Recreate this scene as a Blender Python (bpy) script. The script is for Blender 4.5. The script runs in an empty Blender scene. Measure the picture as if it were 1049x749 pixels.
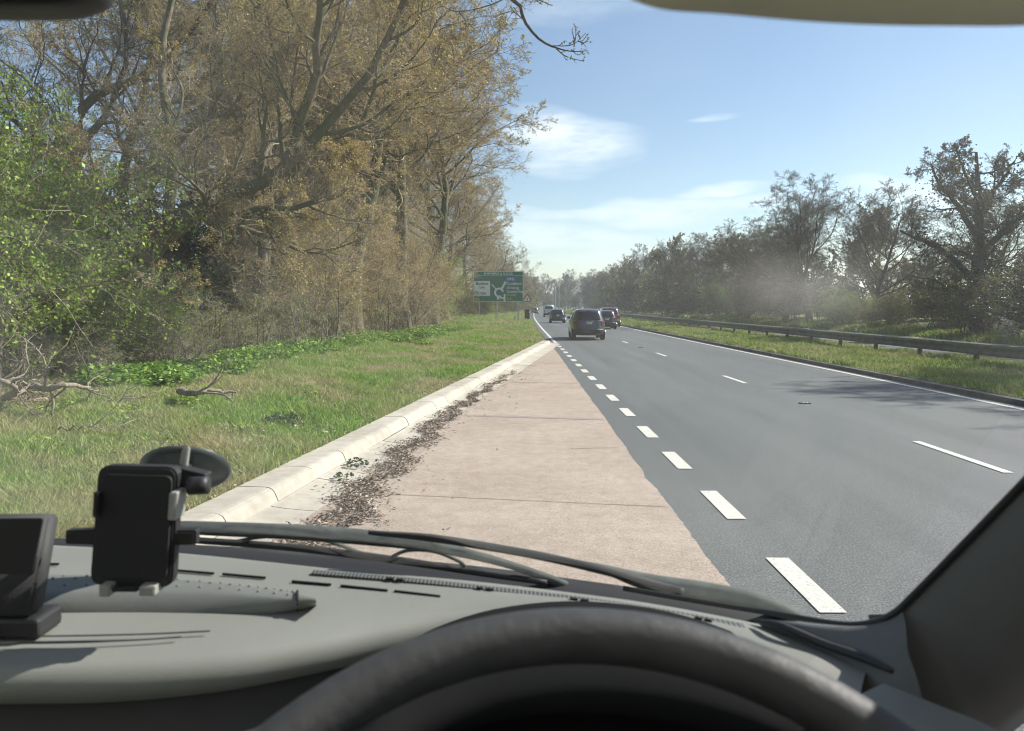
import bpy, bmesh, math, random
import numpy as np
from mathutils import Vector, Matrix
R = math.radians
sc = bpy.context.scene
C = sc.collection
rng = np.random.default_rng(7)

# ------------------------------------------------------------------ camera
EYE = Vector((0, 0, 1.9)); F = 774.0; PITCH = math.atan(61.5/F); YAW = math.atan(5.5/F)
cd = bpy.data.cameras.new('camera'); cam = bpy.data.objects.new('camera', cd); C.objects.link(cam)
cam.location = EYE; cam.rotation_euler = (R(90)-PITCH, 0, YAW)
cd.sensor_width = 36; cd.lens = F/1049*36; cd.clip_start = .02; cd.clip_end = 9000
cd.dof.use_dof = True; cd.dof.focus_distance = 28; cd.dof.aperture_fstop = 11
sc.camera = cam
MW = cam.rotation_euler.to_matrix()
def ray(px, py): return MW @ Vector(((px-524.5)/F, -(py-374.5)/F, -1))
def at(px, py, z=0.0):
    d = ray(px, py); t = (z-EYE.z)/d.z; return EYE + d*t
def dp(px, py, Y):
    d = ray(px, py); return EYE + d*(Y/d.y)

# ------------------------------------------------------------------ materials
def nodes(name):
    m = bpy.data.materials.new(name); m.use_nodes = True; nt = m.node_tree
    return m, nt, nt.nodes['Principled BSDF']
def N(nt, t, **k):
    n = nt.nodes.new(t)
    for a, v in k.items():
        if a.startswith('i_'):
            n.inputs[a[2:].replace('_', ' ')].default_value = v
        else: setattr(n, a, v)
    return n
def pos(nt, obj=False):
    if obj: return N(nt, 'ShaderNodeTexCoord').outputs['Object']
    return N(nt, 'ShaderNodeNewGeometry').outputs['Position']
def noise(nt, src, scale, detail=4, rough=.55):
    n = N(nt, 'ShaderNodeTexNoise'); n.inputs['Scale'].default_value = scale; n.inputs['Detail'].default_value = detail
    n.inputs['Roughness'].default_value = rough
    nt.links.new(src, n.inputs['Vector']); return n.outputs['Fac']
def ramp(nt, fac, stops, interp='LINEAR'):
    r = N(nt, 'ShaderNodeValToRGB'); cr = r.color_ramp; cr.interpolation = interp
    while len(cr.elements) < len(stops): cr.elements.new(.5)
    for e, (p, c) in zip(cr.elements, stops):
        e.position = p; e.color = (*c, 1) if len(c) == 3 else c
    nt.links.new(fac, r.inputs[0]); return r.outputs[0]
def mix(nt, a, b, fac, mode='MIX'):
    n = N(nt, 'ShaderNodeMix', data_type='RGBA', blend_type=mode)
    for s, v in ((6, a), (7, b), (0, fac)):
        if isinstance(v, (tuple, list)): n.inputs[s].default_value = (*v, 1) if len(v) == 3 else v
        elif isinstance(v, (int, float)): n.inputs[s].default_value = v
        else: nt.links.new(v, n.inputs[s])
    return n.outputs[2]
def bump(nt, bs, h, strength=.3, dist=.01):
    b = N(nt, 'ShaderNodeBump'); b.inputs['Strength'].default_value = strength; b.inputs['Distance'].default_value = dist
    nt.links.new(h, b.inputs['Height']); nt.links.new(b.outputs[0], bs.inputs['Normal'])
def plain(name, col, rough=.6, var=.15, scale=8, metal=0, bmp=0, bscale=200, spec=.5, coat=0, obj=True):
    m, nt, bs = nodes(name)
    p = pos(nt, obj)
    c2 = tuple(max(0, x*(1-var)) for x in col); c3 = tuple(x*(1+var) for x in col)
    nt.links.new(ramp(nt, noise(nt, p, scale), [(.3, c2), (.7, c3)]), bs.inputs['Base Color'])
    bs.inputs['Roughness'].default_value = rough; bs.inputs['Metallic'].default_value = metal
    bs.inputs['Specular IOR Level'].default_value = spec; bs.inputs['Coat Weight'].default_value = coat
    if bmp: bump(nt, bs, noise(nt, p, bscale, 3), bmp, .002)
    return m
def isle(name, stops, rough=.6, trans=0.0, bigscale=.0, big=None):
    """leaf/blade material: colour random per island, optional large patches"""
    m, nt, bs = nodes(name)
    g = N(nt, 'ShaderNodeNewGeometry')
    c = ramp(nt, g.outputs['Random Per Island'], stops)
    if big:
        c = mix(nt, c, big, ramp(nt, noise(nt, g.outputs['Position'], bigscale, 3), [(.42, (0, 0, 0)), (.62, (1, 1, 1))]))
    nt.links.new(c, bs.inputs['Base Color']); bs.inputs['Roughness'].default_value = rough
    bs.inputs['Specular IOR Level'].default_value = .3
    if trans:
        out = nt.nodes['Material Output']
        t = N(nt, 'ShaderNodeBsdfTranslucent'); nt.links.new(c, t.inputs['Color'])
        mx = N(nt, 'ShaderNodeMixShader'); mx.inputs[0].default_value = trans
        nt.links.new(bs.outputs[0], mx.inputs[1]); nt.links.new(t.outputs[0], mx.inputs[2]); nt.links.new(mx.outputs[0], out.inputs[0])
    return m
M = {}
def asphalt():
    m, nt, bs = nodes('asphalt'); p = pos(nt)
    fine = noise(nt, p, 60, 4, .9); mid = noise(nt, p, 9, 4, .6)
    mp = N(nt, 'ShaderNodeMapping'); mp.inputs['Scale'].default_value = (1, .06, 1); nt.links.new(p, mp.inputs[0])
    streak = noise(nt, mp.outputs[0], .9, 4, .6)
    c = ramp(nt, fine, [(.34, (.025, .027, .028)), (.5, (.088, .094, .093)), (.66, (.26, .27, .26))])
    c = mix(nt, c, ramp(nt, streak, [(.3, (.74, .74, .74)), (.7, (1.16, 1.16, 1.16))]), 1.0, 'MULTIPLY')
    c = mix(nt, c, ramp(nt, mid, [(.25, (.88, .88, .88)), (.75, (1.08, 1.08, 1.08))]), 1.0, 'MULTIPLY')
    nt.links.new(c, bs.inputs['Base Color']); bs.inputs['Roughness'].default_value = .72; bs.inputs['Specular IOR Level'].default_value = .45
    bump(nt, bs, fine, .6, .006); return m
def concrete(name, a, b, speck=True, rough=.85):
    m, nt, bs = nodes(name); p = pos(nt)
    big = noise(nt, p, .7, 5, .6); fine = noise(nt, p, 70, 4, .9); md = noise(nt, p, 6, 5, .65)
    c = ramp(nt, big, [(.3, a), (.7, b)])
    c = mix(nt, c, ramp(nt, md, [(.3, (.84, .82, .80)), (.65, (1.05, 1.05, 1.05))]), 1.0, 'MULTIPLY')
    if speck: c = mix(nt, c, ramp(nt, fine, [(.34, (.45, .42, .40)), (.5, (1, 1, 1)), (.67, (1.45, 1.42, 1.4))]), 1.0, 'MULTIPLY')
    nt.links.new(c, bs.inputs['Base Color']); bs.inputs['Roughness'].default_value = rough; bs.inputs['Specular IOR Level'].default_value = .3
    bump(nt, bs, fine, .5, .005 if speck else .002); return m
def soil():
    m, nt, bs = nodes('verge_soil'); p = pos(nt)
    c = ramp(nt, noise(nt, p, .45, 5, .6), [(.35, (.08, .13, .025)), (.5, (.13, .16, .045)), (.62, (.22, .20, .10))])
    c = mix(nt, c, ramp(nt, noise(nt, p, 30, 4, .8), [(.3, (.5, .5, .5)), (.7, (1.3, 1.3, 1.3))]), 1.0, 'MULTIPLY')
    nt.links.new(c, bs.inputs['Base Color']); bs.inputs['Roughness'].default_value = .95
    bump(nt, bs, noise(nt, p, 25, 4, .8), 1, .03); return m
def paint():
    m, nt, bs = nodes('road_paint'); p = pos(nt)
    c = ramp(nt, noise(nt, p, 45, 5, .8), [(.33, (.16, .155, .15)), (.42, (.52, .50, .45)), (.7, (.70, .68, .60))])
    nt.links.new(c, bs.inputs['Base Color']); bs.inputs['Roughness'].default_value = .6; return m
def bark(name, a, b, big=None):
    m, nt, bs = nodes(name); p = pos(nt, True)
    mp = N(nt, 'ShaderNodeMapping'); mp.inputs['Scale'].default_value = (1, 1, .25); nt.links.new(p, mp.inputs[0])
    f = noise(nt, mp.outputs[0], 14, 5, .7)
    c = ramp(nt, f, [(.35, a), (.65, b)])
    if big: c = mix(nt, c, big, ramp(nt, noise(nt, p, .9, 3), [(.48, (0, 0, 0)), (.6, (.8, .8, .8))]))
    nt.links.new(c, bs.inputs['Base Color']); bs.inputs['Roughness'].default_value = .9
    bs.inputs['Specular IOR Level'].default_value = .25
    bump(nt, bs, f, .8, .02); return m
M['asphalt'] = asphalt()
M['layby'] = concrete('layby_concrete', (.325, .262, .215), (.41, .342, .285))
M['kerb'] = concrete('kerb_concrete', (.38, .345, .29), (.52, .48, .415), False)
M['joint'] = plain('joint_dirt', (.05, .042, .035), .95)
M['patch'] = plain('slab_patch', (.27, .225, .195), .9, scale=30, obj=False)
M['soil'] = soil(); M['paint'] = paint()
M['bark'] = bark('grey_brown_bark', (.10, .085, .062), (.23, .20, .15))
M['bark_green'] = bark('mossy_bark', (.10, .085, .06), (.22, .19, .14), (.07, .09, .03))
M['bark_dark'] = bark('dark_bark', (.055, .048, .040), (.12, .105, .085))
M['twig'] = isle('twig_bark', [(0, (.14, .105, .06)), (.6, (.36, .275, .17)), (1, (.68, .55, .37))], .85)
M['twig_dark'] = isle('dark_twig_bark', [(0, (.075, .062, .04)), (.7, (.15, .125, .08)), (1, (.23, .195, .125))], .85)
M['twig_grey'] = isle('bramble_stem', [(0, (.14, .115, .08)), (.5, (.30, .255, .18)), (1, (.50, .43, .33))], .85)
M['bud'] = isle('catkin_buds', [(0, (.24, .17, .07)), (.4, (.52, .38, .15)), (.8, (.68, .56, .19)), (1, (.66, .70, .2))], .6, .35)
M['bud_olive'] = isle('olive_buds', [(0, (.12, .11, .045)), (.6, (.22, .20, .075)), (1, (.26, .31, .08))], .7, .3)
M['leaf'] = isle('spring_leaf', [(0, (.11, .20, .025)), (.5, (.27, .40, .06)), (1, (.50, .58, .12))], .5, .35)
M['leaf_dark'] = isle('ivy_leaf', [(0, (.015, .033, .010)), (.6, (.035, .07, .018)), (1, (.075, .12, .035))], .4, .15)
M['leaf_bright'] = isle('lime_leaf', [(0, (.14, .20, .03)), (.6, (.24, .32, .05)), (1, (.34, .40, .08))], .5, .35)
M['nettle'] = isle('nettle_leaf', [(0, (.06, .15, .02)), (.6, (.19, .33, .05)), (1, (.36, .48, .10))], .5, .3)
M['blossom'] = isle('blossom', [(0, (.5, .5, .45)), (1, (.8, .8, .74))], .6, .3)
M['grass'] = isle('grass_blades', [(0, (.10, .21, .025)), (.5, (.21, .37, .05)), (.85, (.35, .47, .09)), (1, (.58, .52, .28))], .55, .35, .42, (.42, .38, .19))
M['grass_far'] = isle('median_grass', [(0, (.10, .18, .025)), (.6, (.22, .33, .05)), (1, (.42, .44, .14))], .55, .35, .5, (.34, .34, .13))
M['litter'] = isle('leaf_litter', [(0, (.07, .055, .042)), (.4, (.17, .125, .095)), (.75, (.30, .225, .17)), (1, (.55, .45, .35))], .8)
M['steel'] = plain('weathered_steel', (.125, .115, .10), .7, .35, 3, .2, bmp=.2, bscale=30)
M['algae'] = plain('algae', (.075, .105, .035), .9, .4, 5)
M['galv'] = plain('galvanised_steel', (.42, .43, .43), .5, .15, 4, .6)
M['sign_green'] = plain('sign_green', (.01, .15, .075), .45, .12, 2)
M['sign_white'] = plain('sign_white', (.72, .74, .72), .45, .06, 2)
M['sign_black'] = plain('sign_black', (.015, .015, .015), .5, .1)
M['sign_blue'] = plain('sign_blue', (.03, .16, .50), .45, .1)
M['sign_yellow'] = plain('sign_yellow', (.75, .60, .06), .45, .1)
M['sign_red'] = plain('sign_red', (.5, .02, .02), .45, .1)
M['sign_back'] = plain('sign_back_grey', (.3, .31, .31), .6, .1)
M['tyre'] = plain('tyre_rubber', (.018, .018, .018), .85, .2)
M['alloy'] = plain('alloy_wheel', (.4, .4, .42), .3, .05, metal=.8)
M['trimblack'] = plain('black_trim', (.02, .02, .022), .55, .15)
def carpaint(name, col):
    m = plain(name, col, .32, .05, 3, metal=.25, coat=.8); m.node_tree.nodes['Principled BSDF'].inputs['Coat Roughness'].default_value = .06; return m
def carglass():
    m, nt, bs = nodes('tinted_glass'); bs.inputs['Base Color'].default_value = (.016, .02, .022, 1); bs.inputs['Roughness'].default_value = .06
    bs.inputs['Specular IOR Level'].default_value = .7; return m
M['carglass'] = carglass()
def lamp_red():
    m, nt, bs = nodes('red_lens'); bs.inputs['Base Color'].default_value = (.16, .008, .008, 1); bs.inputs['Roughness'].default_value = .15; bs.inputs['Coat Weight'].default_value = .6; return m
M['lens'] = lamp_red()
M['plate'] = plain('number_plate', (.62, .58, .38), .4, .05)
# interior
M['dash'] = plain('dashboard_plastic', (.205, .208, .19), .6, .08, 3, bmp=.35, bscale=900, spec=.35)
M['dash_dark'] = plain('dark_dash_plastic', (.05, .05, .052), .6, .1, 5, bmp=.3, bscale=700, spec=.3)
M['dash_lid'] = plain('tray_lid_plastic', (.15, .155, .145), .5, .1, 5, bmp=.3, bscale=700)
M['blackp'] = plain('black_plastic', (.022, .022, .023), .5, .1)
M['hood'] = plain('instrument_hood_black', (.009, .009, .0095), .9, .1, spec=.15)
M['slot'] = plain('slot_black', (.004, .004, .004), .9, 0)
M['wheel'] = plain('worn_wheel_leather', (.036, .037, .040), .6, .3, 25, bmp=.35, bscale=130, spec=.5)
M['pillar'] = plain('pillar_trim', (.115, .117, .12), .6, .08, 4, bmp=.2, bscale=500)
M['visor'] = isle('visor_vinyl', [(0, (.80, .77, .64)), (1, (.82, .79, .66))], .7, .35)
M['wiper'] = plain('wiper_metal', (.07, .08, .074), .75, .3, 30, bmp=.1, spec=.3)
M['rubber'] = plain('rubber', (.016, .017, .018), .7, .1)
M['seal'] = plain('windscreen_seal', (.02, .021, .022), .5, .1)
M['clip'] = plain('grey_clip', (.30, .30, .28), .45, .1)
M['cup'] = plain('suction_rubber', (.07, .08, .08), .3, .15, 20, coat=.3)
M['vanwhite'] = plain('van_body_paint', (.55, .55, .54), .35, .04, coat=.5)
M['seatcloth'] = plain('seat_cloth', (.05, .052, .058), .95, .2, 30)

# ------------------------------------------------------------------ mesh helpers
def tag(o, label=None, cat=None, group=None, kind=None):
    if label: o['label'] = label
    if cat: o['category'] = cat
    if group: o['group'] = group
    if kind: o['kind'] = kind
    return o
def link(name, me, parent=None, mats=()):
    o = bpy.data.objects.new(name, me); C.objects.link(o)
    for m in mats: me.materials.append(M[m] if isinstance(m, str) else m)
    if parent: o.parent = parent
    return o
def empty(name, loc=(0, 0, 0), rz=0, parent=None):
    o = bpy.data.objects.new(name, None); C.objects.link(o); o.location = loc; o.rotation_euler = (0, 0, rz)
    o.empty_display_size = .2
    if parent: o.parent = parent
    return o
def npmesh(name, V, quads=None, tris=None, qm=None, tm=None, smooth=True):
    me = bpy.data.meshes.new(name)
    V = np.asarray(V, dtype=np.float32).reshape(-1, 3)
    me.vertices.add(len(V)); me.vertices.foreach_set('co', V.ravel())
    L = []; S = []; MI = []; off = 0
    for arr, k, mi in ((quads, 4, qm), (tris, 3, tm)):
        if arr is None or len(arr) == 0: continue
        arr = np.asarray(arr, dtype=np.int32).reshape(-1, k)
        L.append(arr.ravel()); S.append(off+np.arange(len(arr), dtype=np.int32)*k); off += arr.size
        MI.append(np.zeros(len(arr), np.int32) if mi is None else np.broadcast_to(np.asarray(mi, np.int32), (len(arr),)))
    L = np.concatenate(L); S = np.concatenate(S); MI = np.concatenate(MI)
    me.loops.add(len(L)); me.loops.foreach_set('vertex_index', L)
    me.polygons.add(len(S)); me.polygons.foreach_set('loop_start', S); me.polygons.foreach_set('material_index', MI)
    me.polygons.foreach_set('use_smooth', np.full(len(S), bool(smooth)))
    me.update(calc_edges=True); return me
def grid(name, rows, parent=None, mats=(), smooth=True, close=False, flip=False):
    """rows: list of equally long lists of points"""
    n, m = len(rows), len(rows[0])
    V = [tuple(p) for r in rows for p in r]; Fc = []
    for i in range(n-1):
        for j in range(m if close else m-1):
            k = (j+1) % m
            q = (i*m+j, i*m+k, (i+1)*m+k, (i+1)*m+j)
            Fc.append(q[::-1] if flip else q)
    return link(name, npmesh(name, V, Fc, smooth=smooth), parent, mats)
def bm_obj(name, bm, parent, mats, smooth=False):
    me = bpy.data.meshes.new(name); bm.normal_update(); bm.to_mesh(me); bm.free()
    if smooth:
        for p in me.polygons: p.use_smooth = True
    return link(name, me, parent, mats)
def add_box(bm, c, s, bev=0, rot=None, seg=2):
    r = bmesh.ops.create_cube(bm, size=1); vs = r['verts']
    bmesh.ops.scale(bm, vec=Vector(s), verts=vs)
    if bev:
        es = list({e for v in vs for e in v.link_edges})
        g = bmesh.ops.bevel(bm, geom=es, offset=bev, segments=seg, affect='EDGES', profile=.5); vs = list({v for f in g['faces'] for v in f.verts} | {v for v in vs if v.is_valid})
    if rot is not None: bmesh.ops.transform(bm, matrix=rot.to_4x4(), verts=vs)
    bmesh.ops.translate(bm, vec=Vector(c), verts=vs); return vs
def box(name, c, s, mat, parent=None, bev=0, rot=None):
    bm = bmesh.new(); add_box(bm, c, s, bev, rot); return bm_obj(name, bm, parent, [mat])
def frames(P):
    """P (n,k,3) -> two unit normals per point"""
    T = np.gradient(P, axis=1); T /= np.linalg.norm(T, axis=2, keepdims=True)+1e-9
    ref = np.where(np.abs(T[..., 2:3]) > .9, np.array([1., 0, 0]), np.array([0, 0, 1.]))
    U = np.cross(T, ref); U /= np.linalg.norm(U, axis=2, keepdims=True)+1e-9
    return U, np.cross(T, U)
def tubes(P, Rad, sides):
    n, k, _ = P.shape; U, W = frames(P)
    a = np.arange(sides)*2*np.pi/sides
    V = P[:, :, None, :] + Rad[:, :, None, None]*(np.cos(a)[None, None, :, None]*U[:, :, None, :]+np.sin(a)[None, None, :, None]*W[:, :, None, :])
    idx = np.arange(n*k*sides).reshape(n, k, sides); nx = np.roll(idx, -1, axis=2)
    Q = np.stack([idx[:, :-1], nx[:, :-1], nx[:, 1:], idx[:, 1:]], -1).reshape(-1, 4)
    return V.reshape(-1, 3), Q
def catmull(pts, n):
    pts = [np.array(p, float) for p in pts]; pts = [2*pts[0]-pts[1]]+pts+[2*pts[-1]-pts[-2]]
    out = []; m = len(pts)-3
    for t in np.linspace(0, m, n):
        i = min(int(t), m-1); u = t-i; a, b, c, d = pts[i:i+4]
        out.append(.5*((2*b)+(c-a)*u+(2*a-5*b+4*c-d)*u*u+(3*b-a-3*c+d)*u**3))
    return np.array(out)
def tube(name, pts, rad, mat, parent=None, n=24, sides=12, cap=True):
    P = catmull(pts, n)[None]; r = np.interp(np.linspace(0, 1, n), np.linspace(0, 1, len(rad)), rad) if hasattr(rad, '__len__') else np.full(n, rad)
    V, Q = tubes(P, r[None], sides)
    V = np.vstack([V, P[0, 0], P[0, -1]]); a, b = len(V)-2, len(V)-1
    T = [(a, (j+1) % sides, j) for j in range(sides)]+[(b, (n-1)*sides+j, (n-1)*sides+(j+1) % sides) for j in range(sides)]
    return link(name, npmesh(name, V, Q, T), parent, [mat])
def strip(name, Ys, left, right, z, mat, parent=None, kind='structure'):
    rows = [[(left(y), y, z), (right(y), y, z)] for y in Ys]
    o = grid(name, rows, parent, [mat], smooth=False, flip=False)
    if kind: o['kind'] = kind
    return o

# ------------------------------------------------------------------ road layout
def cv(y): return 9.1e-5*max(0, y-30)**2 if y < 330 else 9.1e-5*300**2+.0546*(y-330)
def K(y): return -2.35+.13*(y-6.5)          # foot of the lay-by kerb
KEND = 38.2
def edge(y): return 1.87+cv(y)
def smooth(a, b, x):
    t = min(1, max(0, (x-a)/(b-a))); return t*t*(3-2*t)
def vz(x, y):                               # height of the left verge
    kx = K(y)-.42 if y < KEND else edge(y)-.35
    d = max(0, kx-x)
    base = .16-.12*smooth(KEND-1, KEND+6, y)
    return base+min(d, 12)*(.035+.055*smooth(30, 85, y))+.03*math.sin(x*1.7+y*.6)*min(1, d)+.02*math.sin(y*2.1-x*2.9)*min(1, d)
YS = list(np.concatenate([np.arange(-30, 60, 2.), np.arange(60, 700, 10.)]))

g = grid('ground', [[(x, y, -.06) for x in np.linspace(-900, 900, 13)] for y in np.linspace(-300, 1500, 13)], None, ['soil'], smooth=False); g['kind'] = 'structure'
strip('road', YS, lambda y: -3.2+cv(y) if y < 2 else (1.3 if y < KEND-2 else edge(y)-.45), lambda y: 9.66+cv(y), 0, 'asphalt')
strip('opposite_road', YS, lambda y: 15.0+cv(y), lambda y: 22.5+cv(y), 0, 'asphalt')
# lay-by slab with ragged road side edge
rg = np.random.default_rng(3)
ys = np.arange(-8, KEND+.6, .05); n1 = np.interp(ys, np.arange(-8, 40, .45), rg.normal(0, .011, 107)[:len(np.arange(-8, 40, .45))])+rg.normal(0, .006, len(ys))
def lbr(y): return 1.44+.0075*max(0, y-8)
rows = [[(K(y)+.30, y, .004), ((K(y)+lbr(y))/2, y, .004), (lbr(y)+d, y, .004)] for y, d in zip(ys, n1)]
lb = grid('layby_surface', rows, None, ['layby'], smooth=False); lb['kind'] = 'structure'
# slab joints, patch strip
def cross(name, y0, x0, x1, w, slope, z, mat, jag=.004):
    xs = np.linspace(x0, x1, 60); r2 = np.random.default_rng(int(y0*10))
    j = r2.normal(0, jag, 60)
    o = grid(name, [[(x, y0+slope*(x-x0)+a-w/2, z) for x, a in zip(xs, j)], [(x, y0+slope*(x-x0)+a+w/2, z) for x, a in zip(xs, j)]], None, [mat], smooth=False)
    o['kind'] = 'structure'; return o
cross('slab_joint', 7.45, -1.2, 1.42, .009, -.17, .008, 'joint')
cross('slab_joint', 12.95, -.9, 1.44, .16, -.19, .008, 'patch', .01)
cross('slab_joint', 9.9, .7, 1.35, .012, .12, .008, 'joint', .02)
cross('slab_joint', 18.6, -.2, 1.5, .03, -.15, .008, 'joint')
cross('slab_joint', 24.6, .6, 1.55, .07, -.15, .008, 'patch')
cross('slab_joint', 30.9, 1.2, 1.58, .03, -.15, .008, 'joint')

# verge (left), raised
xs = np.concatenate([[-600, -120, -40, -25], np.arange(-20, -.5, .5)])
rows = []
for y in YS:
    kx = K(y)-.40 if y < KEND else edge(y)-.42
    r = []
    for f in np.linspace(0, 1, 42):
        x = kx-(f**1.6)*22
        r.append((x, y, vz(x, y)))
    r.append((kx-400, y, 1.2)); rows.append(r)
v = grid('left_verge', rows, None, ['soil'], flip=True); v['kind'] = 'structure'
# side of the verge down to the road
strip('verge_edge', [y for y in YS if y >= KEND-2], lambda y: edge(y)-.42, lambda y: edge(y)-.30, .03, 'joint')
# central reservation and far verge
def mz(x, y): return .12+.05*math.sin(x*1.3+y*.4)*(1 if 9.9 < x-cv(y) < 14.8 else 0)
rows = [[(x+cv(y), y, mz(x+cv(y), y)) for x in np.concatenate([[9.72], np.arange(10, 15, .4), [14.97]])] for y in YS]
gm = grid('central_reservation', rows, None, ['soil']); gm['kind'] = 'structure'
for nm, x0, x1 in (('median_kerb', 9.56, 9.72), ('median_kerb', 14.97, 15.1), ('far_kerb', 22.4, 22.55)):
    rows = [[(x0+cv(y), y, -.01), (x0+.02+cv(y), y, .10), (x1-.02+cv(y), y, .115), (x1+cv(y), y, -.01)] for y in YS]
    o = grid(nm, rows, None, ['steel' if x0 < 10 else 'kerb'], smooth=False); o['kind'] = 'structure'  # nearest kerb borrows the dark steel colour, the others are pale concrete
rows = [[(x+cv(y), y, z) for x, z in ((22.53, .1), (24, .2), (27, .5), (32, .9), (60, 1.2), (600, 1.5))] for y in YS]
gm = grid('far_verge', rows, None, ['soil']); gm['kind'] = 'structure'

# road markings
def mark(bm, x0, x1, y0, y1, z=.008):
    n = max(1, int((y1-y0)/3)); yy = np.linspace(y0, y1, n+1)
    for a, b in zip(yy[:-1], yy[1:]):
        vs = [bm.verts.new((x+cv(y), y, z)) for x, y in ((x0, a), (x1, a), (x1, b), (x0, b))]; bm.faces.new(vs)
bm = bmesh.new()
y = 5.57
k = 0
while y < 37.5: mark(bm, 1.87, 2.04, y-1.02, y); y += 2.06+.012*k; k += 1
mark(bm, 1.87, 2.04, -1.5, -.4); mark(bm, 1.87, 2.04, 1.4, 2.45)
mark(bm, 1.87, 2.02, KEND, 500)
o = bm_obj('edge_line', bm, None, ['paint']); o['kind'] = 'structure'
bm = bmesh.new()
for i in range(-1, 50): mark(bm, 5.52, 5.64, 8.5+9.9*i, 10.5+9.9*i)
o = bm_obj('lane_line', bm, None, ['paint']); o['kind'] = 'structure'
bm = bmesh.new(); mark(bm, 9.18, 9.31, -20, 500); mark(bm, 15.35, 15.47, -20, 500); mark(bm, 22.0, 22.12, -20, 500)
for i in range(-1, 40): mark(bm, 18.7, 18.8, 3+9*i, 5+9*i)
o = bm_obj('carriageway_line', bm, None, ['paint']); o['kind'] = 'structure'

# lay-by kerb blocks
prof = [(.45, .006), (.30, .010), (.14, .020), (.03, .032), (-.002, .040), (-.032, .115), (-.055, .150), (-.09, .168), (-.13, .174), (-.40, .172), (-.42, -.05)]
def block(bm, y0, y1, pr, dz=0, dx=0):
    sl = [[bm.verts.new((K(y)+a+dx, y-a*.13, b+dz)) for a, b in pr] for y in (y0, y1)]
    for i in range(len(pr)-1): bm.faces.new((sl[0][i], sl[0][i+1], sl[1][i+1], sl[1][i]))
    for s in sl:
        q = [bm.verts.new((s[0].co.x, s[0].co.y, -.05)), bm.verts.new((s[-1].co.x, s[-1].co.y, -.05))]
        bm.faces.new([q[0]]+s+[q[1]])
bm = bmesh.new(); rr = random.Random(4); y = -3.0
while y < KEND-1: block(bm, y, y+.915-.012, prof[4:], rr.uniform(-.003, .003), rr.uniform(-.004, .004)); y += .915
y = -3.3
while y < KEND-1: block(bm, y, y+1.83*.62-.016, prof[:5], rr.uniform(-.001, .003), rr.uniform(-.012, .012)); y += 1.83*.62
o = bm_obj('kerb', bm, None, ['kerb']); o['kind'] = 'structure'
rows = [[(K(y)+.40, y, -.012), (K(y)+.02, y, .008), (K(y)-.05, y, .10), (K(y)-.12, y, .155), (K(y)-.39, y, .160)] for y in np.linspace(-4, KEND-.6, 60)]
o = grid('kerb_bed', rows, None, ['joint']); o['kind'] = 'structure'

# road studs
def stud(x, y, lab):
    e = empty('road_stud', (x+cv(y), y, 0)); tag(e, lab, 'road stud', 'road studs along the lane line')
    bm = bmesh.new(); add_box(bm, (0, 0, .012), (.20, .13, .022), .008); bm_obj('casing', bm, e, ['steel'])
    for s in (-1, 1):
        bm = bmesh.new(); add_box(bm, (s*.035, -.03, .022), (.03, .06, .014), .004); bm_obj('reflector', bm, e, ['sign_white'])
stud(5.58, 14.6, 'nearest road stud in the gap of the broken lane line, on open tarmac')
stud(5.58, 34.2, 'farther road stud level with the rear of the dark estate car ahead')

# ------------------------------------------------------------------ trees
def unit(a): return a/(np.linalg.norm(a, axis=-1, keepdims=True)+1e-9)
def grow_children(rg, P, Rd, L, k, t0, ang, ratio, segs, wig, up, rmul, taper=.25, tpow=1.0, minr=.003):
    n, m, _ = P.shape
    t = t0+(1-t0)*((np.arange(k)[None, :]+rg.random((n, k)))/k)**tpow
    f = t*(m-1); i = np.minimum(f.astype(int), m-2); u = (f-i)[..., None]
    ni = np.arange(n)[:, None]
    A, B = P[ni, i], P[ni, i+1]; base = A*(1-u)+B*u; tan = unit(B-A)
    r0 = (Rd[ni, i]*(1-u[..., 0])+Rd[ni, i+1]*u[..., 0])
    rv = rg.normal(size=tan.shape); side = unit(np.cross(tan, rv))
    a = np.radians(rg.normal(ang, 10, t.shape))[..., None]
    d = unit(tan*np.cos(a)+side*np.sin(a))
    ln = (L[:, None]*ratio*(1.12-.55*t)*rg.uniform(.7, 1.25, t.shape))
    return walk(rg, base.reshape(-1, 3), d.reshape(-1, 3), ln.ravel(), np.maximum(minr, (r0*rmul).ravel()), segs, wig, up, taper, minr)
def walk(rg, base, d, ln, r, segs, wig, up, taper=.25, minr=.003):
    n = len(base); P = np.zeros((n, segs+1, 3)); P[:, 0] = base; Rd = np.zeros((n, segs+1)); Rd[:, 0] = r
    for s in range(segs):
        d = unit(d+rg.normal(0, wig, d.shape)+np.array([0, 0, up]))
        P[:, s+1] = P[:, s]+d*(ln/segs)[:, None]
        Rd[:, s+1] = np.maximum(minr*.6, r*(1-(1-taper)*(s+1)/segs))
    return P, Rd, ln
def leaves(rg, P, per, size, spread, aspect=1.6, droop=0):
    n, m, _ = P.shape; cnt = int(n*per)
    bi = rg.integers(0, n, cnt); f = rg.uniform(.15, 1, cnt)*(m-1); i = np.minimum(f.astype(int), m-2); u = (f-i)[:, None]
    c = P[bi, i]*(1-u)+P[bi, i+1]*u+rg.normal(0, spread, (cnt, 3))
    a = unit(rg.normal(size=(cnt, 3))+np.array([0, 0, -droop])); b = unit(np.cross(a, rg.normal(size=(cnt, 3))))
    s = size*rg.uniform(.6, 1.3, (cnt, 1))
    V = np.stack([c-a*s*aspect*.5, c+b*s*.45, c+a*s*aspect*.5, c-b*s*.45], 1).reshape(-1, 3)
    return V, np.arange(cnt*4).reshape(-1, 4)
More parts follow.
